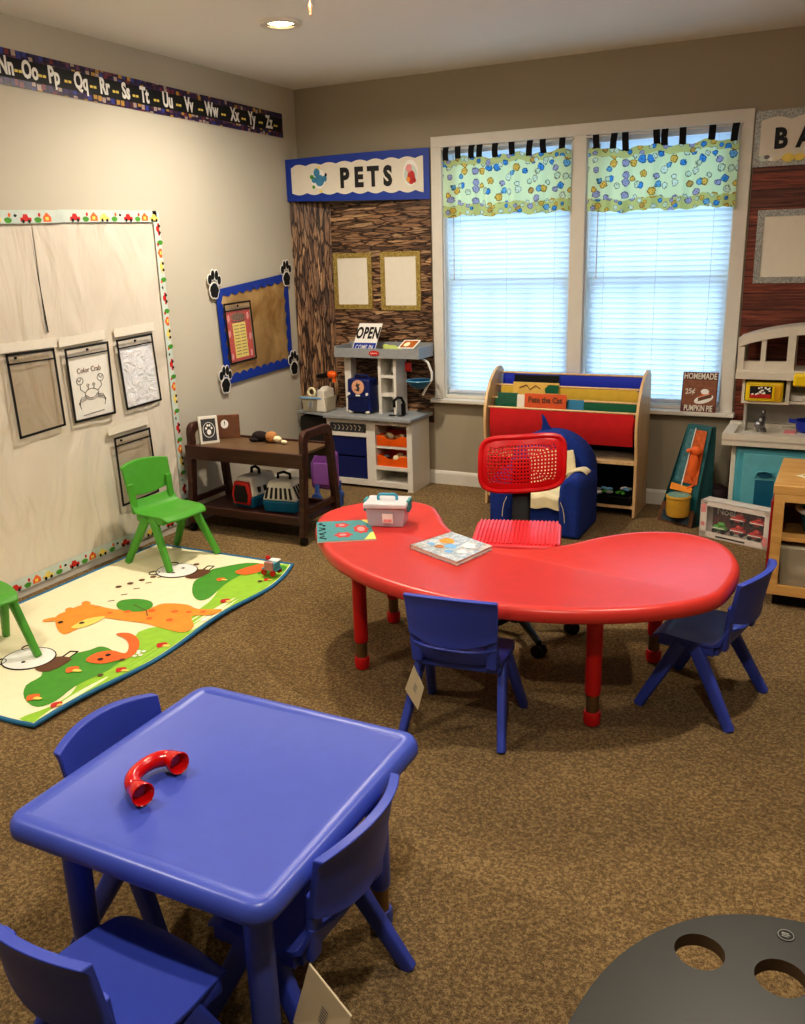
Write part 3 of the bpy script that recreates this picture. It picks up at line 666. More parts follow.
for (a, b, ra, m) in ((2.775, 1.855, .022, 0), (2.79, 1.86, .014, 1), (2.81, 1.85, .012, 2), (2.89, 1.852, .03, 3), (2.94, 1.852, .025, 3)):
    s.prism([(a+ra*math.cos(q), -.0095-.0005*m, b+ra*.7*math.sin(q)) for q in [i*PI/8 for i in range(16)]], (0, -.0004, 0), m)
s.prism([(2.79, -.0093, 1.85), (2.92, -.0093, 1.85), (2.92, -.0093, 1.853), (2.79, -.0093, 1.853)], (0, -.0003, 0), 3); s.build('pastry_picture', ['sky_strip', 'matfoam', 'whitep', 'yellowp'], t, smooth=False)

# HOMEMADE PUMPKIN PIE sign leaning on the window
t = thing('pie_sign', 'small brown sign reading HOMEMADE PUMPKIN PIE on the window sill', 'sign', (2.546, -.045, .562), world=True)
def pq(u, v, o=0): return (2.452+.186*u, -.056+.034*v-o, .5625+.214*v-o*.15)
MB().prism([pq(0, 0), pq(1, 0), pq(1, 1), pq(0, 1)], (0, .003, 0)).build('sign_board', P('sign_brown', (96, 44, 34), .5, var=.2, scale=40), t, smooth=False)
MB().prism([pq(.03, .17, .0008), pq(.97, .17, .0008), pq(.97, .80, .0008), pq(.03, .80, .0008)], (0, -.0003, 0)).build('picture_field', P('sign_tan', (136, 84, 58), .5, var=.2, scale=40), t, smooth=False)
ezv = Vector(pq(0, 1))-Vector(pq(0, 0))
text_mb('HOMEMADE', .046, pq(.5, .895, .002), (1, 0, 0), ezv, .0012, .68).build('sign_text', 'paper', t, smooth=False)
text_mb('PUMPKIN PIE', .044, pq(.5, .090, .002), (1, 0, 0), ezv, .0012, .60).build('sign_text', 'paper', t, smooth=False)
text_mb('25\u00a2', .04, pq(.24, .52, .003), (1, .0, .12), ezv, .0008, .9).build('sign_text', 'paper', t, smooth=False)
s = MB()
s.prism([pq(.64+.27*math.cos(a), .33+.11*math.sin(a)+.06*math.cos(a), .0015) for a in [i*PI/10 for i in range(20)]], (0, -.0004, 0), 0)
s.prism([pq(.48, .27, .0025), pq(.86, .38, .0025), pq(.86, .47, .0025), pq(.48, .36, .0025)], (0, -.0004, 0), 1)
s.prism([pq(.48, .37, .0025), pq(.86, .48, .0025), pq(.62, .5, .0025)], (0, -.0004, 0), 2)
s.prism([pq(.66+.12*math.cos(a), .52+.07*math.sin(a), .0035) for a in [i*PI/8 for i in range(16)]], (0, -.0004, 0), 0)
s.build('pie_picture', ['whitep', 'brownp', 'dorange'], t, smooth=False)
MB().tube([pq(.15, 1), pq(.3, 1.07), pq(.5, 1.10), pq(.7, 1.08), pq(.88, 1)], .0008, 5).build('hanging_wire', 'chrome', t)

# ------------------------------------------------------------------ child chairs
def make_chair(label, mat, group, loc, rotz):
    t = thing('child_chair', label, 'chair', loc, rotz, group, world=False)
    # seat: dished shell with waterfall front and upturned rear lip
    def seat(u, v):
        x = (u*2-1); w = .137+.010*math.sin(PI*min(1, v*1.15))-.012*max(0, (v-.85)/.15)**2; y = -.122+.262*v
        z = .262-.010*(1-x*x)*math.sin(PI*min(1, v))-.022*max(0, (v-.8)/.2)**2*(1)
        if v < .14: k = (1-v/.14); z += .045*k*k+.018*abs(x)**3*k; y += .006*k*(0)-.004*k
        yy = y-.010*x*x*(v > .5)*(v-.5)*2+.016*x*x*max(0, 1-v*2.5)
        return (x*w, yy, z)
    s = MB(); s.grid(seat, 16, 20, th=lambda u, v: (0, -.009*(1 if v < .12 else 0), -.010 if v >= .08 else -.004))
    # side skirts that carry the legs, and an under rim
    for q in (-1, 1):
        s.bar((q*.128, -.075, .238), (q*.128, .105, .238), .02, .036, side=(1, 0, 0))
    s.bar((-.125, .098, .233), (.125, .098, .233), .014, .026, side=(0, 1, 0)); s.bar((-.125, -.08, .236), (.125, -.08, .236), .014, .026, side=(0, 1, 0))
    s.build('seat', mat, t, ang=40, bevel=.0025)
    # backrest: curved slab, crowned top, belly at the bottom, on two short uprights
    def back(u, v):
        x = u*2-1; zb = .348-.028*(1-x*x); zt = .492-.014*x*x; z = zb+(zt-zb)*v
        w = .138+.006*v; y = -.128-.034*(z-.30)/.19+.034*x*x-.006
        return (x*w, y, z)
    b = MB(); b.grid(back, 18, 8, th=lambda u, v: (0, -.014-.008*(v > .93)-.004*(v < .07), 0))
    for q in (-1, 1):
        b.bar((q*.117, -.104, .248), (q*.121, -.117, .395), .034, .018, .036, .018, side=(1, 0, 0))
    b.build('backrest', mat, t, ang=40, bevel=.003)
    for q in (-1, 1):
        for (ya, yb) in ((.028, .150), (-.012, -.152)):
            l = MB(); l.bar((q*.128, ya, .246), (q*.160, yb, .0), .030, .046, .026, .032, side=(1, 0, 0))
            l.build('leg', mat, t, ang=50, bevel=.002)
    return t
def dup(root, label, loc, rotz, group=None):
    r = root.copy(); COL.objects.link(r); r.location = loc; r.rotation_euler = (0, 0, rotz); r['label'] = label
    if group: r['group'] = group
    for ch in list(root.children):
        c = ch.copy(); COL.objects.link(c); c.parent = r
        for g in list(ch.children):
            d = g.copy(); COL.objects.link(d); d.parent = c
    return r
R = math.radians
bg = 'small blue plastic chairs'
c0 = make_chair('blue child chair tucked under the middle of the red table, seen from behind', 'blue', bg, (2.27, -2.748, 0), R(6))
c1 = dup(c0, 'blue child chair at the right end of the red table, facing left', (2.934, -2.295, 0), R(77))
c2 = dup(c0, 'blue child chair pushed under the right side of the blue table', (2.405, -3.905, 0), R(90))
c3 = dup(c0, 'blue child chair on the far left side of the blue table, only its backrest showing', (2.022, -3.845, 0), R(-92))
c4 = dup(c0, 'blue child chair nearest the camera, seat showing at the front of the blue table', (2.243, -4.222, 0), R(-8))
gg = 'small green plastic chairs'
g0 = make_chair('green child chair standing on the far end of the play mat against the wall', 'green', gg, (.325, -1.868, .012), R(-97))
g1 = dup(g0, 'green child chair cut by the left edge of the picture on the play mat', (.415, -3.08, .012), R(-108))

def tag_card(par, pts, depth, lines):
    """a hanging card tag; pts: local 3D polygon"""
    m = MB(); m.prism(pts, depth, 0); c = sum((Vector(p) for p in pts), Vector())/len(pts); dv = Vector(depth)
    for k, side in enumerate((c-dv*.2, c+dv*1.2)):
        a = (Vector(pts[1])-Vector(pts[0])); b = (Vector(pts[-1])-Vector(pts[0])); a = a/a.length; b = b/b.length
        for i in range(lines):
            o = side+b*(.006*(i-lines/2)); m.prism([o-a*.008, o+a*.008, o+a*.008+b*.002, o-a*.008+b*.002], dv*.05, 1)
    return m.build('hang_tag', ['tag', 'matfoam'], par, smooth=False)
# tag looped on the left of the middle chair and on the rear right of the chair at the blue table
tg = tag_card(c0, [(-.115, -.150, .248), (-.085, -.146, .175), (-.105, -.150, .098), (-.143, -.156, .168)], (.0, .004, .001), 4)
tg2 = tag_card(c2, [(-.150, -.115, .262), (-.165, -.205, .200), (-.182, -.190, .105), (-.162, -.080, .130)], (.004, .0, 0), 6)
setp(tg, 'white card tag'); setp(tg2, 'cream card tag')

# ------------------------------------------------------------------ tables
def table_leg(par, x, y, top, upper, name='leg'):
    l = MB(); l.lathe([(.0255, top), (.0255, .116), (.024, .108), (.021, .106)], (x, y, 0), caps=True, n=24)
    leg = l.build(name, upper, par, ang=50); sub_of(leg, par)
    MB().cyl((x, y, .03), (x, y, .125), .0205, n=24).build('metal_sleeve', 'brass', leg)
    MB().lathe([(.018, 0), (.0255, .006), (.0275, .022), (.0275, .042), (.025, .048), (.02, .049)], (x, y, 0), n=24).build('foot_cap', upper, leg)
kid = [(1.735,-2.640),(1.612,-2.515),(1.512,-2.390),(1.445,-2.245),(1.452,-2.110),(1.535,-1.985),(1.675,-1.922),(1.797,-1.950),(1.882,-2.050),(1.957,-2.165),(2.080,-2.290),(2.225,-2.345),(2.345,-2.315),(2.440,-2.230),(2.530,-2.100),(2.650,-1.990),(2.800,-1.950),(2.940,-2.030),(3.012,-2.210),(3.016,-2.385),(2.980,-2.545),(2.860,-2.675),(2.700,-2.772),(2.520,-2.832),(2.320,-2.852),(2.115,-2.825),(1.915,-2.755)]
t = thing('kidney_table', 'red kidney shaped activity table in the middle of the room', 'table', (2.27, -2.45, 0))
ol = catmull(kid, 6)
MB().rings(ol, [(.03, .414), (.004, .416), (0, .421), (-.001, .434), (.001, .448), (.007, .457), (.014, .4605), (.030, .4605), (.036, .4575)]).build('tabletop', 'red', t, ang=50)
for x, y in ((1.785, -2.55), (2.647, -2.608), (1.70, -2.13), (2.735, -2.085)): table_leg(t, x, y, .42, 'redleg')
def rrect(x0, x1, y0, y1, r, k=8):
    out = []
    for (cx_, cy_, a0) in ((x1-r, y0+r, -PI/2), (x1-r, y1-r, 0), (x0+r, y1-r, PI/2), (x0+r, y0+r, PI)):
        out += [(cx_+r*math.cos(a0+PI/2*i/k), cy_+r*math.sin(a0+PI/2*i/k)) for i in range(k+1)]
    return out
t = thing('square_table', 'square blue activity table in the foreground with a red toy phone on it', 'table', (2.237, -3.88, 0))
MB().rings(rrect(1.922, 2.522, -4.172, -3.572, .045), [(.03, .417), (.004, .419), (0, .424), (-.001, .434), (.001, .446), (.007, .455), (.014, .4585), (.034, .4585), (.039, .4555)]).build('tabletop', 'bluedark', t, ang=50)
for x, y in ((2.035, -4.105), (2.465, -4.115), (2.035, -3.65), (2.445, -3.66)): table_leg(t, x, y, .42, 'bluedark')

# red toy phone handset (C shaped tube with flared ends)
t = thing('phone_handset', 'red curved toy phone handset on the blue table', 'toy phone', (2.11, -3.95, .4565))
def hs(a):
    cx_, cy_ = 2.168, -3.957; return Vector((cx_-.052*math.sin(a)-.0, cy_+.078*-math.cos(a), .448+.024))
pz = .4585+.022
pa = [(2.114, -3.902), (2.097, -3.908), (2.085, -3.925), (2.081, -3.950), (2.083, -3.975), (2.092, -3.997), (2.108, -4.010), (2.124, -4.014)]
pa = [(a, b, pz+.003*math.sin(i/7*PI)) for i, (a, b) in enumerate(pa)]
MB().tube([Vector(p) for p in pa], [.0165, .018, .0165, .0155, .0155, .0165, .018, .0165], n=16).build('handle_tube', 'phone', t, sub=1)
for (x, y, dy) in ((2.108, -3.903, -.15), (2.117, -4.013, -.25)):
    MB().lathe([(.015, -.004), (.018, .0), (.0215, .022), (.0235, .032), (.022, .034), (.019, .030), (.014, .012), (.001, .010)], (x, y, pz), axis=(1, dy-.15, .05), caps=False).build('cup', 'phone', t)

# black board with round holes at the bottom right
t = thing('black_tray_table', 'dark round laminate table top with circular cut-outs at the bottom right corner', 'table', (3.35, -4.2, 0))
cx, cy, rr = 3.395, -4.17, .0
outl = catmull([(3.005,-4.30),(3.000,-4.17),(3.020,-4.035),(3.065,-3.930),(3.140,-3.845),(3.235,-3.800),(3.345,-3.795),(3.460,-3.845),(3.56,-3.94),(3.62,-4.08),(3.63,-4.24),(3.58,-4.40),(3.46,-4.5),(3.30,-4.53),(3.12,-4.47)], 6)
holes = [(3.147, -3.922, .037), (3.262, -3.925, .037)]
def holed(zt_, zb_):
    bm = bmesh.new()
    loops = [[bm.verts.new((x, y, zt_)) for x, y in outl]]+[[bm.verts.new((hx+hr*math.cos(2*PI*i/28), hy+hr*math.sin(2*PI*i/28), zt_)) for i in range(28)] for hx, hy, hr in holes]
    ed = []
    for lp in loops:
        for i in range(len(lp)): ed.append(bm.edges.new((lp[i], lp[(i+1) % len(lp)])))
    bmesh.ops.triangle_fill(bm, use_beauty=True, edges=ed)
    g = bmesh.ops.extrude_face_region(bm, geom=list(bm.faces)); vs = [v for v in g['geom'] if isinstance(v, bmesh.types.BMVert)]
    bmesh.ops.translate(bm, verts=vs, vec=(0, 0, zb_-zt_)); bmesh.ops.recalc_face_normals(bm, faces=bm.faces)
    bm.verts.index_update(); mb = MB(); mb.add([v.co.copy() for v in bm.verts], [[v.index for v in f.verts] for f in bm.faces])
    for i, f in enumerate(bm.faces): mb.mi[i] = 1 if abs(f.normal.z) < .5 else 0
    bm.free(); return mb
holed(.42, .398).build('tabletop', ['grit', 'ply'], t, ang=30)
MB().prism(disc((3.262, -3.833, .4202), .0135, (1, 0, 0), (0, 1, 0)), (0, 0, .0006)).build('round_badge', 'black', t)
s = MB(); s.tube(disc((3.262, -3.833, .4210), .0115, (1, 0, 0), (0, 1, 0), 24), .0006, 5, closed=True)
for k in range(3): s.box((3.256, -3.837+.0035*k, .4208), (3.268-.002*abs(k-1), -3.8358+.0035*k, .4211))
s.build('badge_print', P('badge_grey', (150, 150, 140), .5), t)
for x, y in ((3.14, -4.38), (3.50, -4.36), (3.50, -4.0), (3.10, -4.10)): MB().cyl((x, y, 0), (x, y, .40), .018, .022).build('leg', 'black', t)

# office stool behind the red table
t = thing('office_chair', 'red perforated office chair on a black post behind the red table', 'chair', (2.20, -2.05, 0)); och = t
def obk(u, v):
    x = u*2-1; z = .515+.215*v; return (2.200+x*.168+.010*v*0, -1.795+.035*x*x-.02*math.sin(PI*v)+.03*v, z+.012*x)
nx, nz = 25, 15
g = MB()
def cell(fn, i, j, nx, nz, hole):
    u0, u1, v0, v1 = i/nx, (i+1)/nx, j/nz, (j+1)/nz
    o = [fn(u0, v0), fn(u1, v0), fn(u1, v1), fn(u0, v1)]
    if not hole: g.poly(o); return
    a = .27; b = 1-a; lu = lambda t_: u0+(u1-u0)*t_; lv = lambda t_: v0+(v1-v0)*t_
    inn = [fn(lu(a), lv(a)), fn(lu(b), lv(a)), fn(lu(b), lv(b)), fn(lu(a), lv(b))]
    g.add(o+inn, [(0, 1, 5, 4), (1, 2, 6, 5), (2, 3, 7, 6), (3, 0, 4, 7)])
def clipfn(u, v):
    # squircle outline
    x = u*2-1; z = v*2-1; e = 5; m = max(abs(x), abs(z)); nn = (abs(x)**e+abs(z)**e)**(1/e); k = m/nn if nn > 1e-6 else 1
    return obk((x*k+1)/2, (z*k+1)/2)
for i in range(nx):
    for j in range(nz): cell(clipfn, i, j, nx, nz, 1 < i < nx-2 and 1 < j < nz-2)
bm = bmesh.new(); me = bpy.data.meshes.new('tmp'); me.from_pydata([tuple(p) for p in g.v], [], g.f); bm.from_mesh(me); bmesh.ops.remove_doubles(bm, verts=bm.verts, dist=1e-5); bm.verts.index_update()
g2 = MB(); g2.add([v.co.copy() for v in bm.verts], [[v.index for v in f.verts] for f in bm.faces]); bm.free(); bpy.data.meshes.remove(me)
bk = g2.build('backrest', 'seatred', t, ang=60, solid=.004); sub_of(bk, t)
rim = [clipfn((math.cos(a)/max(abs(math.cos(a)), abs(math.sin(a)))+1)/2, (math.sin(a)/max(abs(math.cos(a)), abs(math.sin(a)))+1)/2) for a in [2*PI*i/64 for i in range(64)]]
MB().tube(rim, .011, 8, closed=True).build('rim', 'seatred', bk)
s = MB(); s.bar((2.2, -1.765, .64), (2.2, -1.76, .47), .075, .02, side=(1, 0, 0)); s.bar((2.2, -1.76, .48), (2.2, -1.80, .39), .075, .022, side=(1, 0, 0)); s.bar((2.2, -1.79, .39), (2.2, -2.03, .385), .06, .016, side=(1, 0, 0))
s.build('back_support', 'black', t)
st = MB(); so = rrect(2.035, 2.365, -2.21, -1.89, .05)
st.rings(so, [(.02, .395), (0, .402), (0, .412), (.004, .418), (.012, .42)])
seat_ = st.build('seat', 'seatpink', t, ang=40); sub_of(seat_, t)
r_ = MB()
for i in range(21):
    x = 2.052+i*.0148; r_.bar((x, -2.195, .4215), (x, -1.905, .4215), .0085, .008, side=(1, 0, 0), n=8)
r_.build('seat_ribs', 'seatpink', seat_)
MB().lathe([(.03, .06), (.03, .11), (.022, .12), (.022, .30), (.035, .31), (.06, .385), (.09, .394)], (2.2, -2.05, 0)).build('gas_post', 'black', t)
for k in range(5):
    a = R(8)+k*2*PI/5; e = Vector((2.2+.215*math.cos(a), -2.05+.215*math.sin(a), .055))
    MB().bar((2.2, -2.05, .092), tuple(e), .03, .035, .02, .018, side=(-math.sin(a), math.cos(a), 0)).build('base_arm', 'black', t)
    s = MB(); q = Vector((-math.sin(a+.6), math.cos(a+.6), 0))
    for sg in (-1, 1): s.cyl(Vector((e.x, e.y, .0245))+q*(.006*sg), Vector((e.x, e.y, .0245))+q*(.02*sg), .024)
    s.cyl((e.x, e.y, .03), (e.x, e.y, .06), .006); s.build('caster', 'black', t)

och.rotation_euler = (0, 0, R(16))

# ------------------------------------------------------------------ things on the red table
TZ = .4580
def slab(name, label, cat, pts, z, h, mats, extra=None, group=None):
    t = thing(name, label, cat, (sum(p[0] for p in pts)/len(pts), sum(p[1] for p in pts)/len(pts), z), group=group)
    return t
# tote
t = thing('plastic_tote', 'clear plastic box of purple paper with blue handle on the red table', 'storage box', (1.735, -2.215, TZ))
rz = R(16); o = Vector((1.745, -2.235, TZ)); ex = Vector((math.cos(rz), math.sin(rz), 0)); ey = Vector((-ex.y, ex.x, 0))
def T(a, b, c): p = o+ex*a+ey*b; return (p.x, p.y, TZ+c)
def tbox(mb, a0, a1, b0, b1, c0, c1, m=0, tp=0):
    vs = [T(a0+tp, b0+tp, c0), T(a1-tp, b0+tp, c0), T(a1-tp, b1-tp, c0), T(a0+tp, b1-tp, c0), T(a0, b0, c1), T(a1, b0, c1), T(a1, b1, c1), T(a0, b1, c1)]
    mb.add(vs, [(0,3,2,1),(4,5,6,7),(0,1,5,4),(1,2,6,5),(2,3,7,6),(3,0,4,7)], m); return mb
tbox(MB(), -.075, .075, -.056, .056, 0, .074, tp=.007).build('tub', 'frost', t, bevel=.004)
tbox(MB(), -.062, .062, -.045, .045, .004, .055).build('paper_stack', 'violet', t, smooth=False)
lid = tbox(MB(), -.083, .083, -.063, .063, .074, .094).build('lid', P('tote_lid', (214, 212, 214), .35), t, bevel=.005); sub_of(lid, t)
for q in (-1, 1): tbox(MB(), q*.083-.006, q*.083+.006, -.028, .028, .055, .098).build('latch', 'tealp', t, bevel=.002)
MB().tube([T(-.036, 0, .092), T(-.036, 0, .108), T(-.028, 0, .116), T(.028, 0, .116), T(.036, 0, .108), T(.036, 0, .092)], .0055, 8).build('handle', P('tote_blue', (64, 160, 190), .35), lid)
s = MB(); s.prism([T(-.01, -.0585, .018), T(.03, -.0585, .018), T(.03, -.0605, .056), T(-.01, -.0605, .056)], (0, -.0006, 0), 0); s.prism([T(-.005, -.0600, .024), T(.025, -.0600, .024), T(.025, -.0600, .034), T(-.005, -.0600, .034)], (0, -.0012, 0), 1)
s.build('sticker', ['whitep', 'pinkp'], t, smooth=False)
# teal activity book with red crabs
pts = [(1.628-.01, -2.545), (1.800, -2.435), (1.657, -2.235), (1.485, -2.335)]
t = thing('activity_book', 'teal activity booklet with red crab pictures at the left end of the red table', 'book', (1.65, -2.4, TZ))
def aq(u, v, z=0): p = Vector(pts[0])*(1-u)*(1-v)+Vector(pts[1])*u*(1-v)+Vector(pts[2])*u*v+Vector(pts[3])*(1-u)*v; return (p.x, p.y, TZ+.0035+z)
MB().prism([aq(0, 0, -.0035), aq(1, 0, -.0035), aq(1, 1, -.0035), aq(0, 1, -.0035)], (0, 0, .0045)).build('pages', 'paper', t, smooth=False)
s = MB(); s.prism([aq(0, 0, .001), aq(1, 0, .001), aq(1, 1, .001), aq(0, 1, .001)], (0, 0, .0008), 0)
def blob(cu, cv, ru, rv, m, k=.0019, nlob=0):
    s.prism([aq(cu+ru*(1+.16*math.cos(nlob*a))*math.cos(a), cv+rv*(1+.16*math.cos(nlob*a))*math.sin(a), k) for a in [i*PI/12 for i in range(24)]], (0, 0, .0004), m)
blob(.46, .27, .15, .12, 1, nlob=6); blob(.47, .76, .13, .11, 1, nlob=5); blob(.80, .52, .13, .2, 1, nlob=7); blob(.8, .52, .06, .1, 4, .0024)
blob(.45, .27, .06, .04, 4, .0024); blob(.47, .76, .05, .04, 4, .0024)
s.prism([aq(1, 0, .0019), aq(1, .35, .0019), aq(.93, .3, .0019), aq(.86, .12, .0019), aq(.8, 0, .0019)], (0, 0, .0004), 2)
s.prism([aq(1, 1, .0019), aq(.86, 1, .0019), aq(1, .72, .0019)], (0, 0, .0004), 2)
for v0 in (.08, .30, .52, .74):
    s.tube([aq(.10+.06*math.sin(i*1.2+v0*9), v0+.03*i, .0024) for i in range(6)], .0022, 5, 3)
s.build('cover', ['tealp', 'redp', 'yellowp', 'blackpaper', 'pinkp'], t, smooth=False)
# picture book
bpnt = [(1.955, -2.475), (2.175, -2.578), (2.225, -2.382), (2.03, -2.285)]
t = thing('picture_book', 'picture book with pale blue and tan cover lying on the red table', 'book', (2.09, -2.43, TZ))
def cq(u, v, z=0): p = Vector(bpnt[0])*(1-u)*(1-v)+Vector(bpnt[1])*u*(1-v)+Vector(bpnt[2])*u*v+Vector(bpnt[3])*(1-u)*v; return (p.x, p.y, TZ+z)
MB().prism([cq(.01, .01, .002), cq(.985, .01, .002), cq(.985, .99, .002), cq(.01, .99, .002)], (0, 0, .011)).build('pages', 'paper', t, smooth=False)
n = N('storybook_art'); v = n.coords(); f = n.noise(v, 9, 4, .6, 1); f2 = n.noise(v, 55, 3, .7)
c_ = n.mix(.6, n.ramp(f, [(.35, (192, 158, 116)), (.5, (150, 190, 220)), (.65, (206, 222, 232))]), n.ramp(f2, [(.35, (70, 100, 140)), (.5, (200, 190, 170)), (.65, (230, 235, 240))])); n.col(c_); n.set(Roughness=.28)
cv = MB(); cv.prism([cq(0, 0, .013), cq(1, 0, .013), cq(1, 1, .013), cq(0, 1, .013)], (0, 0, .002)); cv.prism([cq(0, 0, 0), cq(1, 0, 0), cq(1, 1, 0), cq(0, 1, 0)], (0, 0, .002)); cv.prism([cq(0, 0, 0), cq(.012, 0, 0), cq(.012, 1, 0), cq(0, 1, 0)], (0, 0, .015))
cv.build('cover', n.m, t, smooth=False)
s = MB()
for (a, b, r, m) in ((.28, .6, .13, 0), (.5, .45, .1, 1), (.38, .3, .08, 2), (.7, .7, .12, 3), (.62, .25, .07, 1), (.2, .3, .06, 1), (.8, .4, .08, 3)):
    s.prism([cq(a+r*math.cos(q)*(1+.2*math.cos(3*q)), b+r*math.sin(q), .0152+.0002*m) for q in [i*PI/10 for i in range(20)]], (0, 0, .0003), m)
s.build('cover_pictures', ['orangep', 'bluep', 'plushbrown', 'whitep'], t, smooth=False)

# ------------------------------------------------------------------ play mat
t = thing('play_mat', 'cream and green animal play mat with giraffe on the floor by the left wall', 'play mat', (.56, -2.55, 0))
def matz(x, y):
    e = max(0, (x-.85)/.17); return .009+.010*e*e*(1+math.sin(y*7.3))*.6
edge = []
def near(y): return 1.022-.010*math.sin(y*7.3)-.008*math.sin(3.1*y+1)-.085*max(0, (y+2.2)/.5)**2
def mpt(u, v): y = -3.36+1.64*v-.03*(1-v)*u*0; x = .085+(near(y)-.085)*u; cutc = 0; return (x, y+.02*v*u*0-.03*max(0, v-.93)*10*(u-.3)*0, matz(x, y))
MB().grid(mpt, 24, 50, th=lambda u, v: (0, 0, -.007)).build('foam_sheet', ['creamp'], t, ang=60)
bd = MB(); per = [mpt(u/24, 0) for u in range(25)]+[mpt(1, v/50) for v in range(1, 51)]+[mpt(u/24, 1) for u in range(23, -1, -1)]+[mpt(0, v/50) for v in range(49, 0, -1)]
bd.tube([(p[0], p[1], p[2]-.003) for p in per], .0085, 8, closed=True); bd.build('binding', 'matedge', t)
pr = MB()
def art(pts_, m, h): 
    pts_ = catmull(pts_, 3); c = (sum(p[0] for p in pts_)/len(pts_), sum(p[1] for p in pts_)/len(pts_))
    bm = bmesh.new(); vs = [bm.verts.new((min(p[0], near(p[1])-.012), max(min(p[1], -1.728), -3.35), 0)) for p in pts_]
    try: f_ = bm.faces.new(vs)
    except Exception: bm.free(); return
    bmesh.ops.triangulate(bm, faces=[f_]); bmesh.ops.subdivide_edges(bm, edges=[e for e in bm.edges if e.calc_length() > .08], cuts=3, use_grid_fill=True); bmesh.ops.triangulate(bm, faces=bm.faces)
    bm.verts.index_update(); pr.add([(q.co.x, q.co.y, matz(q.co.x, q.co.y)+.0006+.0007*h) for q in bm.verts], [[q.index for q in f.verts] for f in bm.faces], m); bm.free()
def line(pts_, r=.0022, m=3): pr.tube([(p[0], p[1], matz(*p)+.002) for p in pts_], r, 5, m)
art([(1.03,-1.74),(1.03,-2.05),(1.04,-2.4),(1.04,-2.7),(1.04,-2.95),(1.03,-3.15),(1.03,-3.345),(.93,-3.345),(.965,-3.25),(.96,-3.15),(.90,-3.03),(.915,-2.85),(.80,-2.64),(.876,-2.506),(.865,-2.271),(.77,-2.041),(.729,-1.86),(.783,-1.78),(.871,-1.74)], 0, 0)
art([(.827,-3.234),(.754,-3.162),(.746,-3.087),(.685,-3.015),(.727,-2.946),(.716,-2.898),(.745,-2.85),(.761,-2.808),(.827,-2.816),(.931,-2.876),(.944,-2.937),(.937,-3.005),(.927,-3.102),(.951,-3.209),(.923,-3.263)], 1, 1)
art([(.723,-2.211),(.639,-2.094),(.632,-2.018),(.608,-1.946),(.643,-1.875),(.714,-1.789),(.798,-1.784),(.79,-1.953),(.799,-2.08),(.837,-2.235),(.804,-2.272)], 1, 1)
art([(.86,-1.9),(.83,-1.82),(.86,-1.76),(.93,-1.76),(.95,-1.82),(.9,-1.86)], 1, 1)
art([(.36,-2.659),(.357,-2.595),(.362,-2.525),(.41,-2.496),(.51,-2.531),(.545,-2.59),(.545,-2.66),(.545,-2.72),(.535,-2.78),(.456,-2.744)], 2, 2)
art([(.417,-2.502),(.525,-2.502),(.66,-2.475),(.677,-2.42),(.694,-2.364),(.795,-2.336),(.873,-2.357),(.983,-2.333),(.984,-2.398),(.90,-2.43),(.986,-2.521),(.98,-2.583),(.857,-2.575),(.751,-2.567),(.599,-2.585),(.495,-2.581)], 2, 3)
art([(.511,-2.721),(.504,-2.632),(.555,-2.577),(.57,-2.63),(.555,-2.705)], 4, 4)
art([(.337,-2.705),(.366,-2.665),(.40,-2.687),(.36,-2.72)], 2, 3); art([(.36,-2.60),(.335,-2.585),(.34,-2.56),(.37,-2.57)], 2, 3); art([(.375,-2.52),(.345,-2.50),(.35,-2.475),(.39,-2.49)], 2, 3)
art([(.512,-2.463),(.492,-2.411),(.549,-2.369),(.625,-2.37),(.674,-2.418),(.667,-2.474),(.585,-2.499)], 1, 4)
line([(.58,-2.43),(.68,-2.46),(.72,-2.5)], .003, 5)
art([(.806,-2.93),(.791,-2.867),(.832,-2.821),(.898,-2.821),(.864,-2.764),(.8,-2.716),(.733,-2.698),(.775,-2.669),(.849,-2.696),(.912,-2.761),(.941,-2.837),(.912,-2.885),(.878,-2.926)], 6, 4)
art([(.742,-1.919),(.763,-1.827),(.80,-1.775),(.853,-1.846),(.817,-1.932)], 6, 4)
for (a, b, ra) in ((.61,-2.5,.014),(.70,-2.45,.016),(.75,-2.52,.014),(.80,-2.42,.016),(.86,-2.40,.013),(.92,-2.38,.013),(.84,-2.50,.015),(.55,-2.54,.011)): art([(a+ra*math.cos(q), b+ra*math.sin(q)) for q in [i*PI/3 for i in range(6)]], 6, 5)
for (a, b, sc) in ((.82,-3.007,.032),(.746,-2.03,.026),(.933,-2.242,.028),(.985,-2.709,.028),(.992,-2.939,.026),(.985,-3.235,.026),(.858,-3.221,.03),(.95,-1.95,.02)):
    art([(a-sc, b), (a-sc*.6, b+sc*.7), (a, b+sc*.9), (a+sc*.5, b+sc*.3), (a, b-sc*.9)], 6 if a < .9 else 7, 5); art([(a+.2*sc, b-.3*sc), (a+1.1*sc, b-.1*sc), (a+1.1*sc, b+.3*sc), (a+.2*sc, b+.3*sc)], 4, 6)
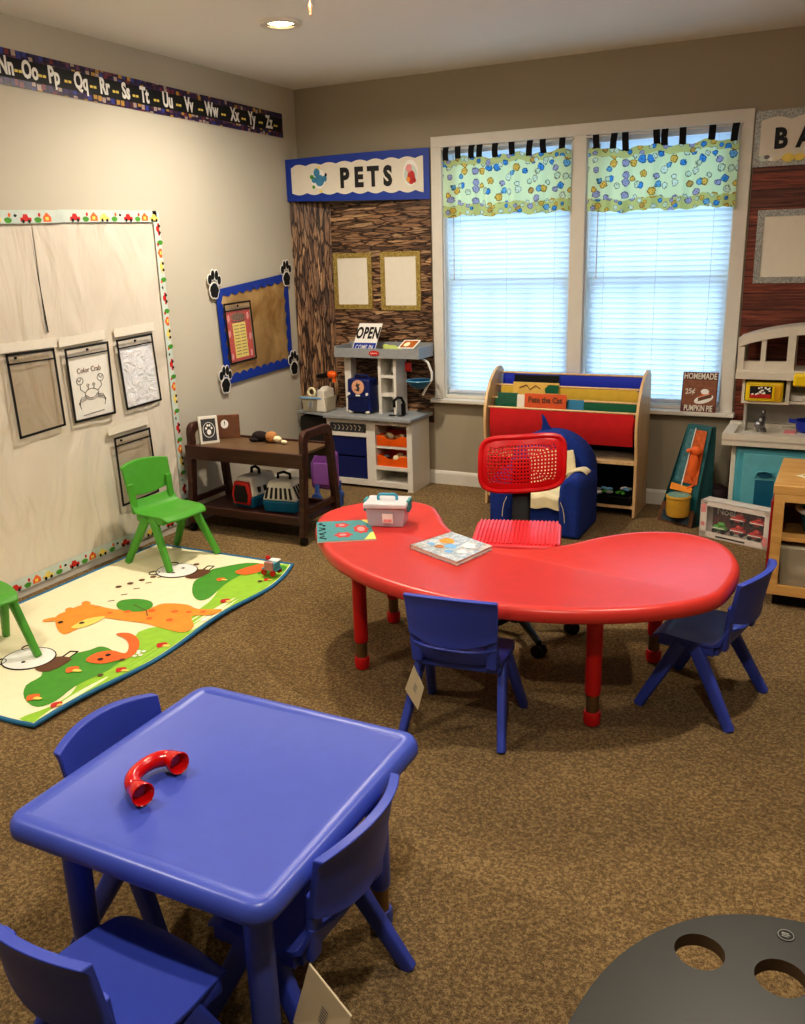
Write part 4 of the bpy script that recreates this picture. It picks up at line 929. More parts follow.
for (c_, r1, r2) in (((.585,-3.0), .10, .075), ((.465,-2.01), .10, .075)):
    pts_ = [(c_[0]+r1*math.cos(q), c_[1]+r2*1.25*math.sin(q)) for q in [i*PI/12 for i in range(25)]]; art(pts_[:-1], 8, 4); line(pts_, .0028)
    for q in (-.8, .8): line([(c_[0]-r1*.8+.025*math.cos(w_), c_[1]+q*.085+.025*math.sin(w_)) for w_ in [i*PI/6 for i in range(13)]], .0026)
    art([(c_[0]+.085, c_[1]-.05), (c_[0]+.085, c_[1]+.05), (c_[0]+.16, c_[1]+.06), (c_[0]+.16, c_[1]-.05)], 5, 3)
    for q in (-.035, .035): art([(c_[0]+.01+.008*math.cos(w_), c_[1]+q+.008*math.sin(w_)) for w_ in [i*PI/3 for i in range(6)]], 3, 6)
    line([(c_[0]+.11, c_[1]+.06), (c_[0]+.10, c_[1]+.11), (c_[0]+.13, c_[1]+.12), (c_[0]+.14, c_[1]+.07)], .0026)
for k in range(8): art([(.34+.02*k, -2.28-.0*k+.055*k), (.35+.02*k, -2.30+.055*k), (.37+.02*k, -2.29+.055*k), (.36+.02*k, -2.27+.055*k)], 5, 2)
for k in range(6): line([(.44, -2.42+.08*k-.1), (.46, -2.40+.08*k-.1)], .0015, 5)
for (a, b) in ((.43,-2.70), (.52,-2.67), (.95,-3.0), (.93,-1.98), (.85,-2.86), (.85,-2.9), (.93,-2.87)): art([(a+.011*math.cos(q), b+.011*math.sin(q)) for q in [i*PI/3 for i in range(6)]], 3 if a < .9 else 5, 6)
for (a, b) in ((.945,-2.80),(.955,-2.78),(.935,-2.785),(.965,-2.81),(.95,-2.825)): art([(a+.009*math.cos(q), b+.009*math.sin(q)) for q in [i*PI/3 for i in range(6)]], 8, 5)
art([(.97,-2.44),(.99,-2.42),(1.0,-2.46),(.98,-2.47)], 8, 5)
pr.build('printed_scene', ['lime', 'greenp', 'orangep', 'blackpaper', 'yellowp', 'brownp', 'dorange', 'redp', 'whitep'], t, smooth=False, recalc=False)
for f in t.children[-1].data.polygons: pass

# little toy wagon on the mat corner
t = thing('toy_wagon', 'small red and blue toy wagon with figure on the far corner of the play mat', 'toy', (.93, -1.885, .02))
s = MB(); s.box((.895, -1.915, .04), (.975, -1.865, .052)); s.box((.945, -1.918, .052), (.972, -1.87, .085)); s.build('wagon_body', 'teal', t, bevel=.003)
MB().box((.918, -1.925, .046), (.965, -1.912, .088)).build('front_panel', P('toy_dusty_pink', (190, 130, 130), .5), t, bevel=.002)
for a in (.91, .96):
    for b in (-1.918, -1.865): MB().cyl((a, b-.004, .034), (a, b+.004, .034), .014).build('wheel', 'pinkred', t)
s = MB(); s.lathe([(.014, 0), (.016, .012), (.010, .03), (.006, .034)], (.918, -1.89, .052)); s.build('figure_body', 'bluep', t)
MB().ell((.918, -1.89, .097), (.012, .012, .013)).build('figure_head', 'pinkred', t)
MB().box((.925, -1.9, .084), (.975, -1.862, .091)).build('canopy', 'whitep', t, bevel=.003)

# ------------------------------------------------------------------ dark wooden changing cart
t = thing('wooden_cart', 'dark brown wooden cart on casters with lower shelf by the left wall', 'cart', (.47, -1.18, 0))
fy, ry_ = -1.43, -1.08; xl, xr = .095, .818; W = .042
def end_frame(x):
    s = MB(); N_ = 12; r = .06
    # A-shaped end: two splayed legs joined by a rounded arch
    out = [(-1.447, .045), (-1.400, .50)]+[(-1.355+.045*(-math.cos(a)), .545+.05*math.sin(a)) for a in [PI/2*i/6 for i in range(7)]]
    out += [(-1.165+.05*math.sin(a), .545+.05*math.cos(a)) for a in [PI/2*i/6 for i in range(7)]]+[(-1.105, .50), (-1.055, .045)]
    inn = [(-1.055-.044, .045), (-1.150, .49)]+[(-1.185+.035*math.cos(a), .52+.032*math.sin(a)) for a in [PI/2*i/5 for i in range(6)]]+[(-1.325-.035*math.sin(a), .52+.032*math.cos(a)) for a in [PI/2*i/5 for i in range(6)]]+[(-1.358, .49), (-1.447+.044, .045)]
    pts = [(x-.016, a, b) for a, b in out+inn]
    s.prism(pts, (.032, 0, 0)); return s
for x in (xl, xr): end_frame(x).build('end_frame', 'cartwood', t, bevel=.004, ang=50)
a = MB(); a.box((xl+.016, -1.398, .462), (xr-.016, -1.095, .474)); a.build('top_surface', 'carttop', t, smooth=False)
s = MB(); s.box((xl-.018, -1.418, .405), (xr+.014, -1.396, .480)); s.box((xl-.018, -1.11, .405), (xr+.014, -1.092, .484)); s.build('apron', 'cartwood', t, bevel=.003)
s = MB(); s.box((xl, -1.435, .105), (xr, -1.417, .15)); s.box((xl, -1.085, .105), (xr, -1.07, .15)); s.box((xl, -1.42, .112), (xr, -1.08, .128)); s.build('lower_shelf', 'cartwood', t, bevel=.003)
for x in (xl, xr): MB().box((x-.012, -1.425, .155), (x+.008, -1.075, .185)).build('side_rail', 'cartwood', t, smooth=False)
for x in (xl, xr):
    for y in (-1.425, -1.077):
        s = MB(); s.cyl((x-.012, y, .022), (x+.012, y, .022), .022); s.cyl((x, y, .03), (x, y, .055), .008); s.build('caster', 'black', t)
# framed paw, brown clock box, plush toy on the cart
def upright_box(name, label, cat, c, w, h, d, yaw, lean, mats, face=None, group=None):
    t = thing(name, label, cat, c, group=group)
    ux = Vector((math.cos(yaw), math.sin(yaw), 0)); back = Vector((-ux.y, ux.x, 0)); up = (Vector((0, 0, 1))*math.cos(lean)+back*math.sin(lean)); nb = ux.cross(up)  # points toward viewer
    C0 = Vector(c)
    def q(u, v, o=0): return tuple(C0+ux*(w*(u-.5))+up*(h*v)-nb*(-o)) if False else tuple(C0+ux*(w*(u-.5))+up*(h*v)+nb*o)
    return t, q
t, q = upright_box('paw_plaque', 'white box frame with black paw emblem standing on the cart', 'picture frame', (.172, -1.315, .475), .105, .15, .04, R(52), R(8), None)
s = MB(); s.prism([q(0,0,0), q(1,0,0), q(1,1,0), q(0,1,0)], Vector(q(0,0,-.035))-Vector(q(0,0,0))); s.build('white_frame', 'white', t, bevel=.002)
s = MB(); s.prism([q(.12,.1,.0005), q(.88,.1,.0005), q(.88,.9,.0005), q(.12,.9,.0005)], Vector(q(0,0,.001))-Vector(q(0,0,0)), 0)
ringc = [q(.5+.30*math.cos(a), .5+.27*math.sin(a), .0018) for a in [i*PI/14 for i in range(28)]]
s.tube(ringc, .0016, 5, 1, closed=True)
for (a, b, ra) in ((.5, .42, .11), (.36, .56, .05), (.45, .66, .05), (.56, .66, .05), (.65, .56, .05)): s.prism([q(a+ra*math.cos(k), b+ra*.9*math.sin(k), .0016) for k in [i*PI/8 for i in range(16)]], Vector(q(0,0,.001))-Vector(q(0,0,0)), 1)
s.build('paw_emblem', ['greydoor', 'whitep'], t, smooth=False)
t, q = upright_box('wooden_shadow_box', 'small brown wooden box with round white dial standing on the cart', 'wooden box', (.175, -1.165, .475), .14, .13, .04, R(34), R(6), None)
s = MB(); s.prism([q(0,0,0), q(1,0,0), q(1,1,0), q(0,1,0)], Vector(q(0,0,-.04))-Vector(q(0,0,0))); s.build('case', wood('walnut_box', (84, 48, 26), (128, 78, 46), .5), t, bevel=.002)
s = MB(); s.prism([q(.07,.08,.0006), q(.93,.08,.0006), q(.93,.92,.0006), q(.07,.92,.0006)], Vector(q(0,0,.0008))-Vector(q(0,0,0)), 0); s.build('front_panel', 'brownp', t, smooth=False)
s = MB(); e_ = Vector(q(0,0,.0008))-Vector(q(0,0,0)); s.prism([q(.42+.15*math.cos(a), .62+.19*math.sin(a), .002) for a in [i*PI/12 for i in range(24)]], e_, 0); s.prism([q(.41,.62,.003), q(.44,.62,.003), q(.44,.74,.003), q(.41,.74,.003)], e_, 1); s.prism([q(.38,.54,.003), q(.44,.6,.003), q(.43,.62,.003)], e_, 1); s.build('dial', ['whitep', 'blackpaper'], t, smooth=False)
t = thing('plush_dog', 'small black, tan and white plush puppy lying on the cart', 'plush toy', (.47, -1.17, .475))
MB().ell((.40, -1.165, .503), (.052, .034, .028)).build('body', 'plushdark', t)
MB().ell((.485, -1.18, .506), (.036, .032, .031)).build('head', 'plushbrown', t)
s = MB(); s.ell((.53, -1.19, .499), (.026, .018, .017)); s.ell((.575, -1.195, .487), (.02, .012, .011)); s.build('muzzle', 'blanket', t)
s = MB(); s.ell((.38, -1.2, .487), (.03, .014, .012)); s.ell((.44, -1.135, .487), (.03, .014, .012)); s.build('leg', 'plushdark', t)

# pet carriers
def carrier(label, loc, yaw, w, d, h, door, group):
    t = thing('pet_carrier', label, 'pet carrier', loc, yaw, group, world=False)
    def tap(mb, w0, d0, z0, w1, d1, z1, m=0):
        mb.add([(-w0/2,-d0/2,z0),(w0/2,-d0/2,z0),(w0/2,d0/2,z0),(-w0/2,d0/2,z0),(-w1/2,-d1/2,z1),(w1/2,-d1/2,z1),(w1/2,d1/2,z1),(-w1/2,d1/2,z1)], [(0,3,2,1),(4,5,6,7),(0,1,5,4),(1,2,6,5),(2,3,7,6),(3,0,4,7)], m); return mb
    tap(MB(), w*.9, d*.92, 0, w*1.0, d, h*.36).build('base_tub', 'tealdeep' if 'tealdeep' in M else 'tealdark', t, bevel=.008, seg=3)
    tap(MB(), w*1.0, d, h*.36, w*.62, d*.8, h*.95).build('top_shell', 'cream', t, bevel=.012, seg=3)
    hd = MB(); hd.tube([(-w*.18, 0, h*.93), (-w*.17, 0, h*1.1), (0, 0, h*1.16), (w*.17, 0, h*1.1), (w*.18, 0, h*.93)], .008, 8); hd.build('handle', 'black', t)
    if door:
        s = MB(); y = -d/2-.004
        pts = [(-.36,.12), (.36,.12), (.44,.42), (.3,.82), (-.3,.82), (-.44,.42)]
        s.prism([(a*w, y-.004-.0*b, b*h) for a, b in pts], (0, .012+.012, 0), 0); s.build('door_frame', 'redp', t, bevel=.003)
        s = MB(); s.prism([(a*w*.72, y-.009, .1*h+b*h*.76) for a, b in pts], (0, .004, 0), 0); s.build('grille', 'darkin', t, smooth=False)
    s = MB()
    for k in range(3 if door else 6):
        if door:
            yy = -d*.28+k*d*.2; s.box((w*.40, yy, h*.44), (w*.47, yy+d*.09, h*.62))
        else:
            xx = -w*.40+k*w*.145+.0; s.prism([(xx, -d/2*.985, h*.44), (xx+w*.06, -d/2*.985, h*.44), (xx*.85+w*.05, -d/2*.89, h*.76), (xx*.85, -d/2*.89, h*.76)], (0, -.006, .0))
    s.build('vent_slot', 'darkin', t, smooth=False)
    if not door:
        s = MB()
        for k in range(4): yy = -d*.36+k*d*.19; s.prism([(w/2*.985, yy, h*.44), (w/2*.985, yy+d*.07, h*.44), (w/2*.71, yy*.9+d*.06, h*.80), (w/2*.71, yy*.9, h*.80)], (.006, 0, 0))
        s.build('side_vent', 'darkin', t, smooth=False)
    return t
carrier('toy pet carrier with red door on the lower shelf of the cart', (.378, -1.205, .13), R(-6), .155, .24, .18, True, None)
carrier('toy pet carrier with slotted white top and teal base on the lower shelf', (.605, -1.26, .13), R(8), .205, .16, .18, False, None)
t = thing('purple_carrier', 'purple toy carrier with blue wheel on the floor behind the cart', 'pet carrier', (.58, -.72, 0))
s = MB(); s.prism([(.475, -.80, .12), (.62, -.80, .12), (.62, -.80, .33), (.58, -.80, .35), (.51, -.80, .33), (.475, -.80, .27)], (0, .10, 0)); s.build('body', 'purple', t, bevel=.015, seg=3)
s = MB(); s.box((.50, -.806, .15), (.60, -.799, .28)); s.build('side_panel', P('purple_light', (156, 100, 178), .4), t, bevel=.003)
for (x, y) in ((.52, -.81), (.60, -.69)): s = MB(); s.cyl((x, y-.012, .065), (x, y+.012, .065), .032); s.bar((x, y, .065), (x, y+.01, .15), .03, .01, side=(1, 0, 0)); s.bar((x, y, .0), (x, y+.005, .07), .05, .03, side=(1, 0, 0)); s.build('wheel', P('toy_blue', (60, 90, 150), .4), t, bevel=.003)

# ------------------------------------------------------------------ vet play counter
t = thing('play_counter', 'grey and white toy counter with shelves and top tray in the room corner', 'play counter', (.6, -.17, 0))
x0, x1, yf, yb_ = .290, .898, -.285, -.03
s = MB()
s.box((x0, yf, .02), (x0+.03, yb_, .445)); s.box((x1-.035, yf, 0), (x1, yb_, .445)); s.box((.578, yf, .02), (.640, yb_, .445)); s.box((x0, yb_-.012, .02), (x1, yb_, .445))
s.box((x0, yf, .02), (.62, yb_, .055)); s.box((x0, yf, .335), (.62, yb_, .36)); s.box((x0, yf, .42), (x1, yb_, .445))
s.box((.62, yf, .02), (x1, yb_, .05)); s.box((.62, yf+.004, .132), (x1-.01, yb_, .152)); s.box((.62, yf+.02, .268), (x1-.01, yb_, .283))
s.build('cabinet_body', 'white', t, smooth=False)
MB().prism([(.285, -.325, .449), (.915, -.330, .449), (.925, -.02, .449), (.285, -.02, .449)], (0, 0, .025)).build('countertop', 'grey', t, bevel=.005)
s = MB(); s.prism([(.03, -.22, .452), (.292, -.29, .452), (.292, -.05, .452), (.1, -.05, .452), (.03, -.12, .452)], (0, 0, .018)); s.build('side_shelf', 'grey', t, bevel=.004)
s = MB(); s.box((.05, -.22, .02), (.29, -.06, .43)); s.build('corner_body', 'darkin', t, smooth=False)
s = MB(); s.box((.315, yf-.003, .366), (.565, yf+.01, .414)); s.build('door_panel', 'greydoor', t, bevel=.002)
s = MB()
for k in range(7): s.tube([(.35+.03*k, yf-.004, .375), (.36+.03*k, yf-.004, .395), (.345+.03*k, yf-.004, .408)], .0022, 5)
s.build('tool_print', 'paper', t)
# tower and tray
s = MB(); ty0, ty1 = -.20, -.05
s.box((.632, ty0, .474), (.652, ty1, .83)); s.box((.738, ty0, .474), (.758, ty1, .83)); s.box((.632, ty1-.01, .474), (.758, ty1, .83))
for z in (.585, .70): s.box((.635, ty0+.004, z), (.755, ty1, z+.016))
s.box((.375, -.17, .474), (.42, -.10, .83)); s.box((.42, -.115, .60), (.635, -.10, .64)); s.box((.50, -.115, .474), (.635, -.10, .62))
s.build('tower', 'white', t, smooth=False)
s = MB(); s.box((.350, -.235, .828), (.935, -.04, .840)); s.box((.345, -.24, .828), (.938, -.225, .885)); s.box((.345, -.045, .828), (.938, -.03, .908)); s.box((.345, -.24, .828), (.36, -.035, .896)); s.box((.923, -.24, .828), (.938, -.035, .896))
s.build('top_tray', 'grey', t, smooth=False)
s = MB(); s.prism([(.632+.036*math.cos(a), -.2415, .858+.016*math.sin(a)) for a in [i*PI/10 for i in range(20)]], (0, -.003, 0), 0); s.build('red_badge', 'redp', t, smooth=False)
s = MB(); s.tube([(.61, -.2455, .860), (.618, -.2455, .854), (.625, -.2455, .861), (.635, -.2455, .855), (.642, -.2455, .861), (.655, -.2455, .856)], .0018, 5); s.build('badge_lettering', 'whitep', t)
s = MB(); s.tube([(.905, -.14, .825), (.955, -.15, .80), (.985, -.16, .74), (.985, -.16, .70), (.955, -.16, .66), (.92, -.16, .60)], .008, 8); s.build('swing_arm', 'white', t)
t2 = thing('blue_basin', 'shallow blue toy basin on the arm at the right of the play counter', 'basin', (.88, -.16, .64))
MB().lathe([(.001, .645), (.03, .647), (.055, .665), (.078, .69), (.082, .69), (.058, .658), (.03, .64), (.001, .638)], (.90, -.16, 0), caps=False).build('bowl', P('basin_blue', (30, 100, 140), .35), t2)
MB().tube(disc((.90, -.16, .690), .08, (1, 0, 0), (0, 1, 0), 28), .0035, 6, closed=True).build('rim', P('rim_blue', (120, 180, 210), .35), t2)
s = MB(); s.bar((.80, -.15, .77), (.84, -.15, .77), .02, .06, side=(0, 1, 0)); setp(s.build('red_knob', 'redp', bevel=.004), 'red toy block hanging beside the play counter tower', 'toy')
s = MB(); s.lathe([(.022, .475), (.02, .478), (.01, .48)], (.80, -.235, 0)); s.lathe([(.022, .475), (.02, .478), (.01, .48)], (.745, -.24, 0)); s.tube([(.81, -.21, .475), (.81, -.21, .56), (.80, -.22, .585), (.78, -.235, .588), (.765, -.25, .57), (.765, -.25, .53)], .009, 8); s.box((.80, -.225, .48), (.82, -.2, .55))
setp(s.build('black_scope', 'black', smooth=True), 'black toy scope with two lenses on the right of the counter', 'toy')
# OPEN sign
t = thing('open_sign', 'white OPEN sign with blue band leaning on the counter tray', 'sign', (.54, -.12, .875))
def oq(u, v, o=0): return (.417+.165*u+.045*v, -.150+.045*v-o, .848+.180*v)
MB().prism([oq(0,0), oq(1,0), oq(1,1), oq(0,1)], (0, .003, 0)).build('sign_board', 'whitep', t, smooth=False)
MB().prism([oq(.03,.06,.001), oq(.97,.06,.001), oq(.97,.34,.001), oq(.03,.34,.001)], (0, .0005, 0)).build('blue_band', 'bluepaper', t, smooth=False)
up_ = Vector(oq(0,1))-Vector(oq(0,0))
text_mb('OPEN', .100, oq(.5,.66,.002), (1, 0, 0), up_, .0036, .60, spacing=1.1).build('sign_text', 'blackpaper', t, smooth=False)
text_mb('COME IN', .040, oq(.5,.19,.002), (1, 0, 0), up_, .0004, .72, spacing=1.1).build('sign_text', 'whitep', t, smooth=False)
t = thing('photo_card', 'small brown photo card with white edge in the counter tray', 'photo', (.84, -.17, .85))
def kq(u, v, o=0): return (.775+.11*u+.02*v, -.205+.07*v-o*.6, .888+.045*v+o)
MB().prism([kq(0,0), kq(1,0), kq(1,1), kq(0,1)], (0, .002, 0)).build('card', 'whitep', t, smooth=False)
s = MB(); s.prism([kq(.08,.1,.001), kq(.92,.1,.001), kq(.92,.9,.001), kq(.08,.9,.001)], (0, -.0005, 0), 0); s.prism([kq(.4+.17*math.cos(a), .45+.25*math.sin(a), .002) for a in [i*PI/6 for i in range(12)]], (0, -.0005, 0), 1); s.build('picture', ['spongeb', 'creamp'], t, smooth=False)
s = MB(); s.ell((.70, -.14, .878), (.055, .035, .022)); s.ell((.745, -.15, .870), (.04, .02, .016)); s.ell((.66, -.13, .888), (.022, .02, .016)); setp(s.build('green_toy', P('pale_green_rubber', (186, 200, 112), .5)), 'pale green rubber toy lying in the counter tray', 'toy')
# blue toy vet case
t = thing('vet_case', 'navy blue toy pet case with round cat emblem on the counter', 'toy case', (.51, -.19, .474))
def vb(mb, x0, x1, y0, y1, z0, z1, tx, m=0): mb.add([(x0,y0,z0),(x1,y0,z0),(x1,y1,z0),(x0,y1,z0),(x0+tx,y0+tx*.5,z1),(x1-tx,y0+tx*.5,z1),(x1-tx,y1,z1),(x0+tx,y1,z1)], [(0,3,2,1),(4,5,6,7),(0,1,5,4),(1,2,6,5),(2,3,7,6),(3,0,4,7)], m); return mb
vb(MB(), .425, .595, -.245, -.13, .482, .695, .006).build('case_body', 'navy', t, bevel=.012, seg=3)
s = MB(); s.box((.428, -.253, .575), (.592, -.244, .583)); s.box((.445, -.251, .49), (.575, -.244, .57)); s.build('lower_door', P('navy_dark', (14, 26, 78), .35), t, bevel=.003)
s = MB(); s.cyl((.51, -.243, .645), (.51, -.249, .645), .044, n=32); s.build('emblem_disc', 'skin', t)
s = MB(); yy = -.2495
s.prism([(a, yy, b) for a, b in ((.497,.622),(.516,.618),(.524,.632),(.518,.65),(.528,.668),(.513,.662),(.505,.674),(.50,.66),(.492,.655),(.503,.645),(.504,.632))], (0, -.001, 0)); s.tube([(.505, yy, .625), (.495, yy, .63), (.487, yy, .625)], .002, 5); s.build('cat_silhouette', 'greydoor', t, smooth=False)
for x in (.445, .575): MB().cyl((x, -.246, .602), (x, -.254, .602), .009).build('button', 'whitep', t)
MB().box((.495, -.254, .588), (.525, -.246, .597)).build('nose_latch', 'whitep', t)
s = MB()
for x in (.45, .57): s.ell((x, -.235, .487), (.018, .02, .013))
s.build('foot', 'cream', t); MB().tube([(.46, -.19, .69), (.465, -.19, .71), (.51, -.19, .715), (.555, -.19, .71), (.56, -.19, .69)], .007, 8).build('handle', 'navy', t)
# basket
t = thing('tool_caddy', 'cream toy grooming caddy with clear front and tools on the corner shelf', 'toy caddy', (.19, -.19, .470))
s = MB(); vb(s, .095, .275, -.25, -.14, .472, .57, -.01); s.build('basket', 'bagfilm', t, bevel=.004)
s = MB(); vb(s, .20, .272, -.262, -.125, .472, .615, .012); s.ell((.236, -.195, .612), (.024, .055, .022)); s.build('end_block', 'cream', t, bevel=.01, seg=3)
s = MB(); s.box((.075, -.262, .556), (.24, -.25, .566)); s.box((.075, -.14, .556), (.24, -.13, .566)); s.build('rim', 'bluep', t, bevel=.002)
s = MB(); s.tube(disc((.135, -.20, .59), .026, (1, 0, 0), (0, 0, 1), 18), .008, 7, closed=True); s.build('ring_toy', 'creamp', t)
s = MB(); s.ell((.195, -.2, .585), (.022, .02, .026)); s.tube([(.15, -.262, .50), (.155, -.262, .54)], .007, 6); s.tube([(.17, -.262, .49), (.175, -.262, .54)], .006, 6); s.build('grooming_tool', 'grey', t)
t = thing('hair_dryer', 'black and orange toy dryer hanging on the stone print above the caddy', 'toy', (.23, -.10, .65))
s = MB(); s.cyl((.14, -.13, .685), (.225, -.13, .695), .013, .017); s.build('barrel', 'black', t); s = MB(); s.ell((.255, -.13, .699), (.036, .026, .026)); s.bar((.265, -.13, .69), (.272, -.13, .65), .02, .02, side=(0, 1, 0)); s.build('body', 'orange', t)
s = MB(); s.cyl((.255, -.12, .699), (.255, -.01, .699), .005); s.build('hook', 'black', t)
# bins
def bin_(label, x0, x1, z0, z1, m, group, notch=True, goods=None):
    t = thing('toy_bin', label, 'bin', ((x0+x1)/2, -.2, z0), group=group); y0, y1 = -.268, -.07; n = 12
    def top(u): return z1-(.022*math.exp(-((u-.5)/.22)**4) if notch else 0)
    s = MB()
    s.grid(lambda u, v: (x0+(x1-x0)*u, y0-.008*v, z0+(top(u)-z0)*v), n, 3, th=(0, .006, 0))
    s.box((x0, y0, z0), (x1, y1, z0+.005)); s.box((x0, y0, z0), (x0+.005, y1, z1)); s.box((x1-.005, y0, z0), (x1, y1, z1)); s.box((x0, y1-.005, z0), (x1, y1, z1))
    s.build('shell', m, t, bevel=.0015)
    if goods:
        s = MB(); r = random.Random(goods)
        for i in range(7): s.ell((x0+.03+(x1-x0-.06)*r.random(), y0+.03+.06*r.random(), z1-.022+.012*r.random()), (.02+.01*r.random(), .02, .012+.01*r.random()), i % 3, 10, 6)
        s.build('small_toys', ['blanket', 'plushbrown', 'greydoor'], t)
    return t
bin_('orange bin with notched front on the upper shelf of the counter', .645, .858, .284, .350, 'orange', 'orange bins in the play counter', goods=3)
bin_('orange bin with notched front on the lower shelf, holding white toys', .645, .858, .153, .222, 'orange', 'orange bins in the play counter', goods=5)
bin_('navy blue drawer bin, upper one in the left side of the counter', .322, .572, .205, .330, 'navy', 'navy drawers in the play counter', notch=False)
bin_('navy blue drawer bin, lower one with white line drawing, left side of the counter', .322, .572, .057, .198, 'navy', 'navy drawers in the play counter', notch=False)

# ------------------------------------------------------------------ sling book rack
t = thing('book_rack', 'birch book rack with coloured canvas slings under the window', 'book rack', (1.85, -.2, 0), group=None)
prof = [(-.345, 0), (-.345, .36), (-.365, .43), (-.372, .50), (-.365, .575), (-.335, .655), (-.28, .725), (-.21, .775), (-.15, .795), (-.10, .79), (-.07, .765), (-.06, .70), (-.06, .40), (-.05, 0)]
for x in (1.403, 2.272): MB().prism([(x, a, b) for a, b in prof], (.017, 0, 0)).build('side_panel', 'birch', t, bevel=.003, ang=50)
xa, xb = 1.42, 2.272
s = MB()
dw = [(-.105, .752), (-.19, .690), (-.262, .626), (-.335, .582)]
for (y, z) in dw: s.cyl((xa, y, z), (xb, y, z), .0065, n=12)
s.build('dowel', 'birch', t)
def sling(y, z, yb, zbk, m, low, inset=.03, right=None):
    def fn(u, v):
        x = xa+inset+(xb-xa-2*inset)*u
        if v < .5: k = v/.5; return (x, y-.002-.012*math.sin(PI*k)*(1+.2*math.sin(9*u)), z+.007-(z-low)*k-.006*math.sin(PI*u)*(1-k))
        k = (v-.5)/.5; return (x, y+(yb-y)*k, low+(zbk-low)*k-.018*math.sin(PI*k))
    MB().grid(fn, 24, 16, th=(0, .002, 0)).build('canvas_sling', m, t)
sling(-.105, .752, -.072, .755, 'slingblue', .60, .012); sling(-.19, .690, -.115, .68, 'slingyellow', .55); sling(-.262, .626, -.20, .62, 'slinggreen', .48, .02); sling(-.335, .582, -.27, .575, 'slingred', .40, .015)
s = MB(); s.box((xa, -.34, .298), (xb, -.06, .314)); s.box((xa, -.34, .05), (xb, -.06, .065)); s.box((xa, -.066, 0), (xb, -.06, .45)); s.build('shelf_board', 'birch', t, smooth=False)
MB().box((xa, -.07, .02), (xb, -.062, .5)).build('dark_back', 'black', t, smooth=False)  # black sheet covering the birch back, so the interior is dark
def rack_book(label, x0, x1, y, zt_, m, art_=None, h=.2, lean=.035):
    t = thing('book', label, 'book', ((x0+x1)/2, y, zt_-h), group='books in the canvas slings')
    MB().prism([(x0+.002, y-lean*.0, zt_-h), (x1-.002, y, zt_-h), (x1-.002, y+lean, zt_-.001), (x0+.002, y+lean, zt_-.001)], (0, .010, 0)).build('pages', 'paper', t, smooth=False)
    c = MB(); 
    for o in (0, .010): c.prism([(x0, y+o, zt_-h), (x1, y+o, zt_-h), (x1, y+lean+o, zt_), (x0, y+lean+o, zt_)], (0, .0015, 0))
    c.build('cover', m, t, smooth=False)
    return t, (lambda u, v, o=0: (x0+(x1-x0)*u, y+lean*v-.001-o, zt_-h+h*v))
t, q = rack_book('thin black book at the back left of the book rack', 1.505, 1.775, -.150, .742, 'black', h=.19, lean=.03)
text_mb('Dark Book', .03, q(.5, .9), (1, 0, 0), (0, .15, 1), 0, 1) if False else None
t, q = rack_book('yellow picture book with green corner in the left of the yellow sling', 1.525, 1.80, -.235, .710, P('cover_yellow', (214, 176, 84), .45), h=.2)
s = MB(); s.prism([q(.72, .72, .001), q(1, .72, .001), q(1, .95, .001), q(.78, .95, .001), q(.70, .84, .001)], (0, -.0006, 0), 0); s.tube([q(.15, .85, .002), q(.3, .93, .002), q(.38, .80, .002), q(.5, .92, .002), q(.6, .84, .002)], .003, 5, 1); s.build('cover_print', ['slinggreen', 'brownp'], t, smooth=False)
t, q = rack_book('white book standing left of the orange cat book', 1.575, 1.66, -.290, .648, 'paper', h=.13, lean=.02)
t, q = rack_book('dark green book at the left end of the book rack', 1.455, 1.575, -.285, .655, P('cover_green', (30, 92, 70), .5), h=.14, lean=.02)
t, q = rack_book('orange cat picture book in the front of the green sling', 1.625, 1.868, -.305, .660, P('cover_orange', (214, 92, 44), .5), h=.17, lean=.02)
text_mb('Pete the Cat', .046, q(.5, .80, .002), (1, 0, 0), (0, .12, 1), .0010, .84).build('cover_text', 'brownp', t, smooth=False)
t, q = rack_book('blue book just right of the orange cat book', 1.872, 1.965, -.288, .632, P('cover_blue', (50, 130, 170), .5), h=.14, lean=.02)
t = thing('black_bin', 'black open bin of small toys on the bottom of the book rack', 'bin', (2.1, -.2, .066))
s = MB(); s.box((1.95, -.33, .067), (2.262, -.08, .075)); s.box((1.95, -.335, .067), (2.262, -.327, .115)); s.box((1.95, -.33, .067), (1.957, -.08, .12)); s.box((2.255, -.33, .067), (2.262, -.08, .12)); s.build('shell', 'black', t, bevel=.002)
s = MB(); r = random.Random(4)
for i in range(16): s.ell((2.02+.21*r.random(), -.30+.12*r.random(), .11+.025*r.random()), (.026, .014, .010), i % 4, 8, 6, rot=Matrix.Rotation(r.random()*3, 3, 'Z'))
s.build('small_toys', ['whitep', 'bluep', 'greenp', 'grey'], t)

# ------------------------------------------------------------------ shark armchair and blanket
t = thing('shark_chair', 'navy plush shark shaped armchair in front of the book rack', 'armchair', (1.865, -.62, 0))
MB().box((1.67, -.80, 0), (2.07, -.42, .20)).build('seat_base', 'shark', t, bevel=.04, seg=4, ang=60)
bkp = [(1.628, .02), (1.628, .29)]+[(1.862-.234*math.cos(a), .29+.215*math.sin(a)) for a in [PI*i/16 for i in range(1, 16)]]+[(2.096, .29), (2.096, .02)]
MB().prism([(a, -.57, b) for a, b in bkp], (0, .17, 0)).build('backrest', 'shark', t, bevel=.045, seg=4, ang=60)
for s_ in (-1, 1):
    c_ = 1.865+s_*.190; MB().prism([(c_+.058*math.cos(a), -.835, .255+.070*math.sin(a)) for a in [PI*i/10 for i in range(11)]]+[(c_-.058, -.835, .0), (c_+.058, -.835, .0)], (0, .36, 0)).build('armrest', 'shark', t, bevel=.022, seg=3, ang=60)
